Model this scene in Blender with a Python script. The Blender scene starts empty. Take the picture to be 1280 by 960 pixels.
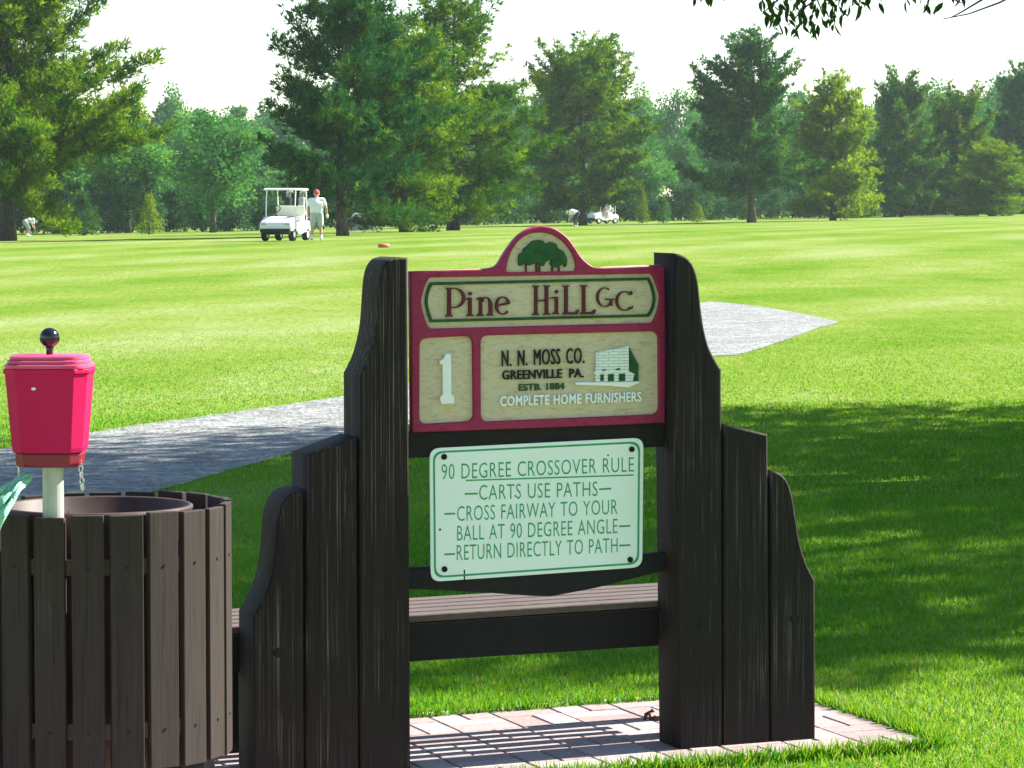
import bpy, math, random
import numpy as np
from mathutils import Vector, Matrix

# ------------------------------------------------------------------ camera, sky, sun, exposure
R = math.radians
SC = bpy.context.scene
COL = SC.collection
FPX, HORIZON, CAM_H = 4000.0, 255.0, 1.6
PITCH = math.atan((480.0 - HORIZON) / FPX)
SUN_AZ, SUN_EL = 69.3, 40.0

cam_d = bpy.data.cameras.new('camera')
cam_d.sensor_fit = 'HORIZONTAL'
cam_d.sensor_width = 36.0
cam_d.lens = 36.0 * FPX / 1280.0
cam_d.clip_start = 0.1
cam_d.clip_end = 6000.0
cam = bpy.data.objects.new('camera', cam_d)
cam.location = (0, 0, CAM_H)
cam.rotation_euler = (math.pi / 2 - PITCH, 0, 0)
COL.objects.link(cam)
SC.camera = cam

world = bpy.data.worlds.new('World')
SC.world = world
world.use_nodes = True
wn = world.node_tree
sky = wn.nodes.new('ShaderNodeTexSky')
sky.sky_type = 'NISHITA'
sky.sun_disc = False
sky.sun_elevation = R(SUN_EL)
sky.sun_rotation = R(SUN_AZ)
sky.air_density = 1.0
sky.dust_density = 0.15
sky.ozone_density = 1.0
wn.links.new(sky.outputs['Color'], wn.nodes['Background'].inputs['Color'])
wn.nodes['Background'].inputs['Strength'].default_value = 0.066

sun_d = bpy.data.lights.new('sun', 'SUN')
sun_d.energy = 5.0
sun_d.angle = R(0.5)
sun_d.color = (1.0, 0.96, 0.88)
sun = bpy.data.objects.new('sun', sun_d)
to_sun = Vector((math.sin(R(SUN_AZ)) * math.cos(R(SUN_EL)), math.cos(R(SUN_AZ)) * math.cos(R(SUN_EL)), math.sin(R(SUN_EL))))
sun.rotation_euler = to_sun.to_track_quat('Z', 'Y').to_euler()
sun.location = (30, 20, 40)
COL.objects.link(sun)

SC.view_settings.view_transform = 'Standard'
SC.view_settings.look = 'None'
SC.view_settings.exposure = 1.8
SC.view_settings.gamma = 1.0
SC.view_settings.use_curve_mapping = False
SC.render.engine = 'CYCLES'
SC.cycles.max_bounces = 8
SC.cycles.transparent_max_bounces = 8
SC.cycles.volume_bounces = 1

rng = np.random.default_rng(7)
random.seed(7)

# ------------------------------------------------------------------ picture <-> place
def ray(px, py):
    u, v = (px - 640.0) / FPX, (py - 480.0) / FPX
    c, s = math.cos(PITCH), math.sin(PITCH)
    return np.array([u, c - v * s, -s - v * c])

BD = [0, 45, 60, 75, 90, 113, 130, 150, 165, 190, 220, 300, 420, 2000]
BZ = [0, 0, .06, .18, .31, .43, .42, .37, .29, .12, 0.0, -.05, -.3, -3]
def gz(x, y):
    return 0.016 * np.clip(x, -60, 60) + np.interp(y, BD, BZ)

def ground_hit(px, py):
    d = ray(px, py)
    t = CAM_H / -d[2]
    for _ in range(60):
        p = d * t
        t = 0.5 * t + 0.5 * (CAM_H - gz(p[0], p[1])) / -d[2]
    p = d * t
    return np.array([p[0], p[1], float(gz(p[0], p[1]))])

def at_depth(px, D, py=280):
    d = ray(px, py)
    p = d * (D / d[1])
    return np.array([p[0], D, float(gz(p[0], D))])

CAMP = np.array([0, 0, CAM_H])
def pix3(px, py, D):
    d = ray(px, py)
    return CAMP + d * (D / d[1])

# the sign's own frame: s along it, b behind its front face, z up
YAW = R(20)
O = ground_hit(851, 943); O[2] = 0
S_ = np.array([math.cos(YAW), math.sin(YAW), 0])
N_ = np.array([math.sin(YAW), -math.cos(YAW), 0])
Z_ = np.array([0, 0, 1.0])
def F(s, b, z):
    return O + S_ * s - N_ * b + Z_ * z
def plane(px, py, b=0.0):
    d = ray(px, py)
    den = d.dot(N_)
    t = ((O - CAMP).dot(N_) - b) / den
    p = CAMP + d * t - O
    return float(p.dot(S_)), float(p[2])

# ------------------------------------------------------------------ object helpers
def tag(o, label=None, cat=None, group=None, kind=None):
    if label: o['label'] = label
    if cat: o['category'] = cat
    if group: o['group'] = group
    if kind: o['kind'] = kind
    return o

def thing(name, loc, label, cat, group=None, rz=0.0):
    o = bpy.data.objects.new(name, None)
    o.empty_display_size = 0.2
    COL.objects.link(o)
    o.location = Vector([float(v) for v in loc])
    o.rotation_euler = (0, 0, rz)
    return tag(o, label, cat, group)

def link(name, me, mat=None, parent=None):
    o = bpy.data.objects.new(name, me)
    COL.objects.link(o)
    if mat is not None:
        me.materials.clear(); me.materials.append(mat)
    if parent is not None:
        o.parent = parent
    return o

def copy_tree(o, parent=None):
    c = o.copy()
    COL.objects.link(c)
    c.parent = parent
    for ch in o.children:
        copy_tree(ch, c)
    return c

class MB:
    def __init__(self):
        self.v, self.f = [], []
    def add(self, vs, fs):
        n = len(self.v)
        self.v += [tuple(float(c) for c in p) for p in vs]
        self.f += [tuple(i + n for i in f) for f in fs]
        return self
    def box(self, c, size, ax=None, taper=1.0):
        ax = np.eye(3) if ax is None else ax
        c = np.array(c, float); h = np.array(size, float) / 2
        vs = []
        for k in (-1, 1):
            t = 1.0 if k < 0 else taper
            for i, j in ((-1, -1), (1, -1), (1, 1), (-1, 1)):
                vs.append(c + ax[0] * i * h[0] * t + ax[1] * j * h[1] * t + ax[2] * k * h[2])
        return self.add(vs, [(3, 2, 1, 0), (4, 5, 6, 7), (0, 1, 5, 4), (1, 2, 6, 5), (2, 3, 7, 6), (3, 0, 4, 7)])
    def prism(self, pts, vec):
        pts = [np.array(p, float) for p in pts]; vec = np.array(vec, float); n = len(pts)
        vs = pts + [p + vec for p in pts]
        fs = [tuple(range(n - 1, -1, -1)), tuple(range(n, 2 * n))]
        fs += [(i, (i + 1) % n, (i + 1) % n + n, i + n) for i in range(n)]
        return self.add(vs, fs)
    def tube(self, path, radii, seg=8, cap=True):
        path = [np.array(p, float) for p in path]
        if np.isscalar(radii): radii = [radii] * len(path)
        vs, fs = [], []
        ref = None
        for i, p in enumerate(path):
            t = path[min(i + 1, len(path) - 1)] - path[max(i - 1, 0)]
            t = t / (np.linalg.norm(t) + 1e-9)
            if ref is None:
                ref = np.array([1, 0, 0]) if abs(t[0]) < .8 else np.array([0, 1, 0])
            a = np.cross(t, ref); a /= np.linalg.norm(a) + 1e-9
            b = np.cross(t, a); ref = -np.cross(t, a) if False else np.cross(a, t)
            for k in range(seg):
                q = 2 * math.pi * k / seg
                vs.append(p + radii[i] * (a * math.cos(q) + b * math.sin(q)))
        for i in range(len(path) - 1):
            for k in range(seg):
                k2 = (k + 1) % seg
                fs.append((i * seg + k, i * seg + k2, (i + 1) * seg + k2, (i + 1) * seg + k))
        if cap:
            fs.append(tuple(range(seg - 1, -1, -1)))
            fs.append(tuple((len(path) - 1) * seg + k for k in range(seg)))
        return self.add(vs, fs)
    def lathe(self, prof, c=(0, 0, 0), seg=24, cap=True, phase=0.0):
        c = np.array(c, float)
        vs = [c + np.array([r * math.cos(2 * math.pi * k / seg + phase), r * math.sin(2 * math.pi * k / seg + phase), z]) for r, z in prof for k in range(seg)]
        fs = []
        for i in range(len(prof) - 1):
            for k in range(seg):
                k2 = (k + 1) % seg
                fs.append((i * seg + k, i * seg + k2, (i + 1) * seg + k2, (i + 1) * seg + k))
        if cap:
            fs.append(tuple(range(seg - 1, -1, -1)))
            fs.append(tuple((len(prof) - 1) * seg + k for k in range(seg)))
        return self.add(vs, fs)
    def capsule(self, p0, p1, r0, r1, seg=12, fl=1.0):
        p0, p1 = np.array(p0, float), np.array(p1, float)
        t = p1 - p0; L = np.linalg.norm(t); t = t / (L + 1e-9)
        path, rad = [], []
        for k in range(5):
            a = math.pi / 2 * (1 - k / 4)
            path.append(p0 - t * r0 * math.sin(a)); rad.append(max(r0 * math.cos(a), 1e-3))
        for k in range(5):
            a = math.pi / 2 * k / 4
            path.append(p1 + t * r1 * math.sin(a)); rad.append(max(r1 * math.cos(a), 1e-3))
        return self.tube(path, rad, seg)
    def mesh(self, name, origin=(0, 0, 0), smooth=False):
        me = bpy.data.meshes.new(name)
        o = [float(x) for x in origin]
        me.from_pydata([(a - o[0], b - o[1], c - o[2]) for a, b, c in self.v], [], self.f)
        me.validate(); me.update()
        if smooth:
            me.shade_smooth()
        return me
    def build(self, name, mat, parent=None, smooth=False, origin=None, bevel=0.0, seg=2):
        if origin is None:
            origin = tuple(parent.matrix_basis.translation) if (parent is not None and parent.parent is None and parent.type == 'EMPTY' and parent.rotation_euler.z == 0) else (0, 0, 0)
        o = link(name, self.mesh(name, origin, smooth), mat, parent)
        if bevel > 0:
            m = o.modifiers.new('bevel', 'BEVEL'); m.width = bevel; m.segments = seg
            m.limit_method = 'ANGLE'; m.angle_limit = R(35)
        return o

def big_mesh(name, verts, quads):
    """verts (n,3), quads (m,4) numpy -> mesh, fast"""
    me = bpy.data.meshes.new(name)
    me.vertices.add(len(verts)); me.vertices.foreach_set('co', np.asarray(verts, np.float32).ravel())
    k = quads.shape[1]
    me.loops.add(quads.size); me.loops.foreach_set('vertex_index', np.asarray(quads, np.int32).ravel())
    me.polygons.add(len(quads))
    me.polygons.foreach_set('loop_start', np.arange(0, quads.size, k, dtype=np.int32))
    me.update(calc_edges=True)
    return me

def leaf_quads(P, U, L, w, lens=False):
    """flat pointed leaf faces: base P, direction U, length L, width w"""
    n = len(P)
    rnd = rng.normal(size=(n, 3))
    W = np.cross(U, rnd); W /= np.linalg.norm(W, axis=1, keepdims=True) + 1e-9
    L = np.broadcast_to(np.asarray(L), (n,))[:, None]; w = np.broadcast_to(np.asarray(w), (n,))[:, None]
    a = P
    b = P + U * L * .45 + W * w * .5
    c = P + U * L
    d = P + U * L * .45 - W * w * .5
    V = np.stack([a, b, c, d], 1).reshape(-1, 3)
    Q = np.arange(4 * n).reshape(n, 4)
    return V, Q

def tint_attr(me, vals):
    """one random number per face: leaf-to-leaf variety of hue"""
    at = me.attributes.new('tint', 'FLOAT', 'FACE')
    at.data.foreach_set('value', np.asarray(vals, np.float32))

def unit(a):
    return a / (np.linalg.norm(a, axis=-1, keepdims=True) + 1e-9)

# 2-D outlines (with holes) -> bevelled slabs, through a filled curve
def curve_mesh(splines, depth, bevel=0.0):
    cu = bpy.data.curves.new('tmp', 'CURVE')
    cu.dimensions = '2D'; cu.fill_mode = 'BOTH'
    cu.extrude = max(depth / 2 - bevel, 1e-4); cu.bevel_depth = bevel; cu.bevel_resolution = 1
    cu.offset = -bevel
    for pts in splines:
        sp = cu.splines.new('POLY'); sp.points.add(len(pts) - 1)
        for q, p in zip(sp.points, pts):
            q.co = (p[0], p[1], 0, 1)
        sp.use_cyclic_u = True
    ob = bpy.data.objects.new('tmp', cu); COL.objects.link(ob)
    dg = bpy.context.evaluated_depsgraph_get(); dg.update()
    me = bpy.data.meshes.new_from_object(ob.evaluated_get(dg))
    bpy.data.objects.remove(ob); bpy.data.curves.remove(cu)
    return me

def slab(name, outlines, b0, b1, mat, parent, bevel=0.0, origin=None):
    """outlines in (s,z) metres on the sign plane; solid from b0 (front) to b1 (back)"""
    me = curve_mesh(outlines, abs(b1 - b0), bevel)
    me.name = name
    o3 = np.array(origin if origin is not None else ROOT_O)
    mid = (b0 + b1) / 2
    for v in me.vertices:
        p = F(v.co.x, mid - v.co.z, v.co.y) - o3
        v.co = Vector(p)
    return link(name, me, mat, parent)

def pslab(name, px_outlines, b0, b1, mat, parent, bevel=0.0, sc=None):
    """the same with outlines given as points seen on the front face"""
    outs = []
    for ol in px_outlines:
        if sc: ol = [(sc[0] + x / sc[2], sc[1] + y / sc[2]) for x, y in ol]
        outs.append([plane(x, y, b0) for x, y in ol])
    return slab(name, outs, b0, b1, mat, parent, bevel)

def smooth_poly(pts, n=6, closed=False):
    """Catmull-Rom through pts"""
    P = [np.array(p, float) for p in pts]; out = []
    m = len(P)
    for i in range(m if closed else m - 1):
        p0 = P[(i - 1) % m] if closed or i > 0 else P[0]
        p1 = P[i]; p2 = P[(i + 1) % m]
        p3 = P[(i + 2) % m] if closed or i + 2 < m else P[-1]
        for k in range(n):
            t = k / n
            out.append(tuple(.5 * ((2 * p1) + (-p0 + p2) * t + (2 * p0 - 5 * p1 + 4 * p2 - p3) * t * t + (-p0 + 3 * p1 - 3 * p2 + p3) * t ** 3)))
    if not closed: out.append(tuple(P[-1]))
    return out

def rounded(tl, tr, br, bl, r, n=6):
    P = [np.array(p, float) for p in (tl, tr, br, bl)]; out = []
    for i in range(4):
        p = P[i]; a = P[i - 1]; b = P[(i + 1) % 4]
        da = (a - p) / np.linalg.norm(a - p) * r; db = (b - p) / np.linalg.norm(b - p) * r
        for k in range(n + 1):
            t = k / n
            out.append(tuple((1 - t) ** 2 * (p + da) + 2 * t * (1 - t) * p + t * t * (p + db)))
    return out

# ------------------------------------------------------------------ materials
def rgb(h):
    c = [int(h[i:i + 2], 16) / 255 for i in (0, 2, 4)]
    return tuple((x / 12.92 if x <= .04045 else ((x + .055) / 1.055) ** 2.4) for x in c) + (1,)

def newmat(name):
    m = bpy.data.materials.new(name); m.use_nodes = True
    nt = m.node_tree; nt.nodes.clear()
    return m, nt, nt.nodes.new('ShaderNodeOutputMaterial')

def N(nt, t, **kw):
    n = nt.nodes.new('ShaderNode' + t)
    for k, v in kw.items():
        if k in n.inputs.keys(): n.inputs[k].default_value = v
        else: setattr(n, k, v)
    return n

def ramp(nt, stops, fac):
    r = nt.nodes.new('ShaderNodeValToRGB')
    el = r.color_ramp.elements
    while len(el) < len(stops): el.new(0.5)
    for e, (p, c) in zip(el, stops):
        e.position = p; e.color = c if len(c) == 4 else (*c, 1)
    nt.links.new(fac, r.inputs['Fac'])
    return r

def mapped(nt, scale, rot=(0, 0, 0)):
    tc = N(nt, 'TexCoord'); mp = N(nt, 'Mapping')
    mp.inputs['Scale'].default_value = scale; mp.inputs['Rotation'].default_value = rot
    nt.links.new(tc.outputs['Object'], mp.inputs['Vector'])
    return mp.outputs['Vector']

def simple(name, c1, c2=None, scale=20, rough=.6, bump=0.0, spec=.3, metal=0.0, stretch=(1, 1, 1), detail=4):
    m, nt, out = newmat(name)
    p = N(nt, 'BsdfPrincipled', Roughness=rough, Metallic=metal)
    p.inputs['Specular IOR Level'].default_value = spec
    nt.links.new(p.outputs[0], out.inputs[0])
    c2 = c2 or c1
    nz = N(nt, 'TexNoise', Scale=scale, Detail=detail)
    nt.links.new(mapped(nt, stretch), nz.inputs['Vector'])
    r = ramp(nt, [(.35, c1), (.65, c2)], nz.outputs['Fac'])
    nt.links.new(r.outputs[0], p.inputs['Base Color'])
    if bump:
        b = N(nt, 'Bump', Strength=bump, Distance=.01)
        nt.links.new(nz.outputs['Fac'], b.inputs['Height']); nt.links.new(b.outputs[0], p.inputs['Normal'])
    return m

def wood(name, dark, mid, light, stretch, rot=(0, 0, 0), rough=.75, wear=.62, bump=.5):
    """weathered timber: long grain streaks, worn pale fibres, small checks"""
    m, nt, out = newmat(name)
    p = N(nt, 'BsdfPrincipled', Roughness=rough); p.inputs['Specular IOR Level'].default_value = .25
    nt.links.new(p.outputs[0], out.inputs[0])
    v = mapped(nt, stretch, rot)
    g = N(nt, 'TexNoise', Scale=9.0, Detail=8, Roughness=.65, Distortion=.6); nt.links.new(v, g.inputs['Vector'])
    big = N(nt, 'TexNoise', Scale=2.0, Detail=3); nt.links.new(mapped(nt, (1.5, 1.5, 1.5)), big.inputs['Vector'])
    r1 = ramp(nt, [(.25, dark), (.5, mid), (.62, mid), (.8, light)], g.outputs['Fac'])
    st2 = tuple(c * (.16 if c < 1 else 1.0) for c in stretch)
    f = N(nt, 'TexNoise', Scale=21.0, Detail=5, Roughness=.75, Distortion=.3); nt.links.new(mapped(nt, st2, rot), f.inputs['Vector'])
    mul = N(nt, 'Math', operation='MULTIPLY')
    rf = ramp(nt, [(wear, (0, 0, 0, 1)), (wear + .1, (1, 1, 1, 1))], f.outputs['Fac'])
    rb = ramp(nt, [(.42, (0, 0, 0, 1)), (.62, (1, 1, 1, 1))], big.outputs['Fac'])
    nt.links.new(rf.outputs[0], mul.inputs[0]); nt.links.new(rb.outputs[0], mul.inputs[1])
    mx = N(nt, 'MixRGB'); nt.links.new(mul.outputs[0], mx.inputs[0]); nt.links.new(r1.outputs[0], mx.inputs[1]); mx.inputs[2].default_value = light
    nt.links.new(mx.outputs[0], p.inputs['Base Color'])
    add = N(nt, 'Math', operation='ADD'); nt.links.new(g.outputs['Fac'], add.inputs[0]); nt.links.new(f.outputs['Fac'], add.inputs[1])
    b = N(nt, 'Bump', Strength=bump, Distance=.004); nt.links.new(add.outputs[0], b.inputs['Height']); nt.links.new(b.outputs[0], p.inputs['Normal'])
    return m

def foliage(name, c_dark, c_mid, c_light, transl=.35, nscale=.6):
    m, nt, out = newmat(name)
    at = N(nt, 'Attribute', attribute_name='tint')
    nz = N(nt, 'TexNoise', Scale=nscale, Detail=3); tc = N(nt, 'TexCoord'); nt.links.new(tc.outputs['Object'], nz.inputs['Vector'])
    oi = N(nt, 'ObjectInfo')
    a = N(nt, 'Math', operation='MULTIPLY_ADD'); nt.links.new(at.outputs['Fac'], a.inputs[0]); a.inputs[1].default_value = .45
    nt.links.new(nz.outputs['Fac'], a.inputs[2])
    a2 = N(nt, 'Math', operation='MULTIPLY_ADD'); nt.links.new(oi.outputs['Random'], a2.inputs[0]); a2.inputs[1].default_value = .2; nt.links.new(a.outputs[0], a2.inputs[2])
    r = ramp(nt, [(.45, c_dark), (.8, c_mid), (1.0, c_light)], a2.outputs[0])
    d = N(nt, 'BsdfDiffuse'); t = N(nt, 'BsdfTranslucent'); mx = N(nt, 'MixShader', Fac=transl)
    nt.links.new(r.outputs[0], d.inputs[0])
    hs = N(nt, 'HueSaturation', Saturation=1.15, Value=1.3); nt.links.new(r.outputs[0], hs.inputs['Color']); nt.links.new(hs.outputs[0], t.inputs[0])
    nt.links.new(d.outputs[0], mx.inputs[1]); nt.links.new(t.outputs[0], mx.inputs[2]); nt.links.new(mx.outputs[0], out.inputs[0])
    return m

M = {}
GRAIN_Z = (11, 11, .38)
M['timber'] = wood('dark stained timber', (.0022, .0016, .0014, 1), (.014, .0096, .0078, 1), (.19, .155, .12, 1), GRAIN_Z, wear=.555)
M['timber_s'] = wood('dark stained rail timber', (.006, .0055, .0055, 1), (.015, .0135, .0135, 1), (.045, .038, .034, 1), (.55, 9, 9), (0, 0, -YAW))
M['slat'] = wood('brown stained slat wood', (.012, .009, .0078, 1), (.034, .0248, .0205, 1), (.12, .09, .073, 1), GRAIN_Z, bump=.25, wear=.66)
M['bench'] = wood('weathered bench wood', (.05, .038, .034, 1), (.11, .085, .078, 1), (.22, .18, .16, 1), (.55, 9, 9), (0, 0, -YAW), bump=.3)
M['apron'] = wood('dark bench board', (.005, .0045, .0045, 1), (.012, .0105, .0105, 1), (.03, .026, .022, 1), (.55, 9, 9), (0, 0, -YAW), bump=.25)
M['red'] = wood('red painted wood', rgb('701838'), rgb('93284c'), rgb('a84464'), (2.5, 6, 6), (0, 0, -YAW), rough=.55, wear=.75, bump=.15)
M['beige'] = wood('sandblasted tan wood', rgb('a89876'), rgb('cfc2a2'), rgb('e8dfc8'), (1.6, 9, 14), (0, 0, -YAW), rough=.8, wear=.6, bump=.6)
M['green_paint'] = simple('green sign paint', rgb('123f1c'), rgb('1c5526'), 40, .5)
M['maroon'] = simple('maroon letter paint', rgb('4a0f1e'), rgb('5c1828'), 40, .5)
M['black_paint'] = simple('black letter paint', rgb('0c0c0e'), rgb('16161a'), 40, .5)
M['white_paint'] = simple('white letter paint', (.8, .83, .81, 1), (.86, .88, .86, 1), 40, .5)
M['ivory_brick'] = simple('pale facade paint', (.6, .66, .6, 1), (.76, .8, .76, 1), 60, .6, stretch=(1, 1, 3))
def brick_paint():
    m, nt, out = newmat('pale facade paint')
    p = N(nt, 'BsdfPrincipled', Roughness=.6); nt.links.new(p.outputs[0], out.inputs[0])
    b = N(nt, 'TexBrick', Scale=1.0); b.inputs['Color1'].default_value = (.7, .76, .7, 1); b.inputs['Color2'].default_value = (.8, .85, .8, 1); b.inputs['Mortar'].default_value = (.4, .47, .42, 1)
    b.inputs['Mortar Size'].default_value = .0011; b.inputs['Brick Width'].default_value = .03; b.inputs['Row Height'].default_value = .0085
    nt.links.new(mapped(nt, (1, 1, 1), (-math.pi / 2, 0, 0)), b.inputs['Vector']); nt.links.new(b.outputs['Color'], p.inputs['Base Color'])
    return m
M['ivory_brick'] = brick_paint()
M['plate'] = simple('mint white enamel', (.76, .87, .81, 1), (.8, .9, .84, 1), 6, .35, spec=.5)
M['plate_green'] = simple('green plate lettering', rgb('2f8f5c'), rgb('3a9c68'), 30, .45)
M['bolt'] = simple('dark iron bolt', (.004, .004, .005, 1), (.012, .011, .011, 1), 90, .6, metal=.2)
M['bucket'] = simple('red washer plastic', (.44, .006, .07, 1), (.5, .008, .082, 1), 3, .42, spec=.14)
M['bucket_dark'] = simple('dark red washer plastic', rgb('74102c'), rgb('84162f'), 8, .4, spec=.5)
M['lid'] = simple('faded pink red lid plastic', rgb('c43a62'), rgb('cc4a70'), 9, .42, spec=.5)
M['blackball'] = simple('glossy black plastic', (.006, .006, .008, 1), (.01, .01, .014, 1), 9, .18, spec=.6)
M['galv'] = simple('galvanised steel pipe', (.34, .37, .34, 1), (.48, .5, .46, 1), 14, .45, metal=.4, stretch=(1, 1, .3))
M['chain'] = simple('bright chain steel', (.55, .55, .55, 1), (.7, .7, .68, 1), 60, .25, metal=.9)
M['towel'] = simple('mint green terry cloth', (.2, .55, .33, 1), (.3, .66, .42, 1), 160, .95, bump=.8, detail=2)
M['drum'] = simple('brown steel drum', (.035, .021, .017, 1), (.075, .046, .037, 1), 7, .55)
M['paver'] = None
M['bark'] = simple('grey brown bark', (.045, .036, .03, 1), (.1, .085, .07, 1), 14, .9, bump=.8, stretch=(1, 1, .25))
M['pine'] = foliage('pine needles', (.012, .055, .016, 1), (.065, .145, .018, 1), (.2, .29, .028, 1), .36)
M['pine_blue'] = foliage('dark pine needles', (.008, .046, .02, 1), (.038, .115, .03, 1), (.13, .22, .032, 1), .34)
M['broad'] = foliage('broad leaves', (.025, .095, .026, 1), (.06, .18, .044, 1), (.12, .26, .058, 1), .4, .35)
M['lime'] = foliage('yellow green leaves', (.05, .11, .014, 1), (.12, .2, .022, 1), (.24, .32, .035, 1), .45, .4)
M['shrub'] = foliage('dim understory leaves', (.016, .058, .03, 1), (.035, .1, .042, 1), (.08, .16, .045, 1), .3, .5)
M['maple'] = foliage('shade tree leaves', (.018, .045, .008, 1), (.035, .075, .012, 1), (.06, .11, .016, 1), .3, 2.0)
M['cart'] = simple('white cart bodywork', (.74, .75, .73, 1), (.8, .8, .78, 1), 5, .3, spec=.5)
M['seat'] = simple('cream vinyl', (.6, .6, .54, 1), (.68, .67, .6, 1), 20, .5)
M['rubber'] = simple('black rubber', (.012, .012, .012, 1), (.022, .022, .022, 1), 30, .8)
M['skin'] = simple('skin', (.48, .27, .19, 1), (.52, .3, .21, 1), 20, .5)
M['shirt'] = simple('white cotton', (.74, .75, .77, 1), (.8, .8, .8, 1), 12, .9)
M['shorts'] = simple('grey cotton', (.36, .4, .42, 1), (.44, .47, .48, 1), 12, .9)
M['darkcloth'] = simple('dark navy cotton', (.014, .016, .03, 1), (.03, .03, .045, 1), 12, .9)
M['redcap'] = simple('red cap cloth', (.5, .06, .09, 1), (.58, .1, .13, 1), 20, .8)
M['whitecap'] = simple('white cap cloth', (.72, .72, .7, 1), (.8, .8, .78, 1), 20, .8)
M['roofing'] = simple('pale shed roof', (.66, .64, .62, 1), (.76, .74, .72, 1), 6, .6)
M['siding'] = simple('grey shed siding', (.2, .22, .24, 1), (.28, .3, .32, 1), 6, .7, stretch=(1, 1, 8))
M['tee'] = simple('faded red tee marker', (.5, .12, .05, 1), (.55, .16, .08, 1), 20, .6)
M['dryleaf'] = simple('dry brown leaf', (.09, .035, .015, 1), (.16, .07, .03, 1), 30, .8)
M['rock'] = simple('pale stone', (.55, .55, .52, 1), (.7, .7, .66, 1), 10, .8)

def paver_mat():
    m, nt, out = newmat('pinkish concrete pavers')
    p = N(nt, 'BsdfPrincipled', Roughness=.85); p.inputs['Specular IOR Level'].default_value = .2
    nt.links.new(p.outputs[0], out.inputs[0])
    at = N(nt, 'Attribute', attribute_name='tint')
    r = ramp(nt, [(0, (.29, .22, .21, 1)), (.5, (.36, .285, .275, 1)), (1, (.42, .35, .335, 1))], at.outputs['Fac'])
    nz = N(nt, 'TexNoise', Scale=60, Detail=6); tc = N(nt, 'TexCoord'); nt.links.new(tc.outputs['Object'], nz.inputs['Vector'])
    r2 = ramp(nt, [(.3, (.75, .73, .72, 1)), (.7, (1.1, 1.1, 1.1, 1))], nz.outputs['Fac'])
    mx = N(nt, 'MixRGB', blend_type='MULTIPLY'); mx.inputs[0].default_value = 1
    nt.links.new(r.outputs[0], mx.inputs[1]); nt.links.new(r2.outputs[0], mx.inputs[2]); nt.links.new(mx.outputs[0], p.inputs['Base Color'])
    b = N(nt, 'Bump', Strength=.25, Distance=.004); nt.links.new(nz.outputs['Fac'], b.inputs['Height']); nt.links.new(b.outputs[0], p.inputs['Normal'])
    return m
M['paver'] = paver_mat()

def gravel_mat():
    m, nt, out = newmat('grey crushed stone')
    p = N(nt, 'BsdfPrincipled', Roughness=.9); p.inputs['Specular IOR Level'].default_value = .2
    nt.links.new(p.outputs[0], out.inputs[0])
    tc = N(nt, 'TexCoord')
    v = N(nt, 'TexVoronoi', Scale=34.0); nt.links.new(tc.outputs['Object'], v.inputs['Vector'])
    v2 = N(nt, 'TexVoronoi', Scale=9.0); nt.links.new(tc.outputs['Object'], v2.inputs['Vector'])
    n2 = N(nt, 'TexNoise', Scale=.9, Detail=8, Roughness=.7); nt.links.new(tc.outputs['Object'], n2.inputs['Vector'])
    sp = N(nt, 'SeparateColor'); nt.links.new(v.outputs['Color'], sp.inputs[0])
    r = ramp(nt, [(0, (.14, .15, .14, 1)), (.5, (.225, .235, .225, 1)), (1, (.33, .335, .32, 1))], sp.outputs[0])
    sp2 = N(nt, 'SeparateColor'); nt.links.new(v2.outputs['Color'], sp2.inputs[0])
    ad = N(nt, 'Math', operation='MULTIPLY_ADD'); nt.links.new(sp2.outputs[0], ad.inputs[0]); ad.inputs[1].default_value = .35; nt.links.new(n2.outputs['Fac'], ad.inputs[2])
    r2 = ramp(nt, [(.45, (.62, .62, .62, 1)), (.9, (1.15, 1.15, 1.15, 1))], ad.outputs[0])
    mx = N(nt, 'MixRGB', blend_type='MULTIPLY'); mx.inputs[0].default_value = 1
    nt.links.new(r.outputs[0], mx.inputs[1]); nt.links.new(r2.outputs[0], mx.inputs[2]); nt.links.new(mx.outputs[0], p.inputs['Base Color'])
    b = N(nt, 'Bump', Strength=.8, Distance=.015); nt.links.new(v.outputs['Distance'], b.inputs['Height']); nt.links.new(b.outputs[0], p.inputs['Normal'])
    return m
M['gravel'] = gravel_mat()

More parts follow.
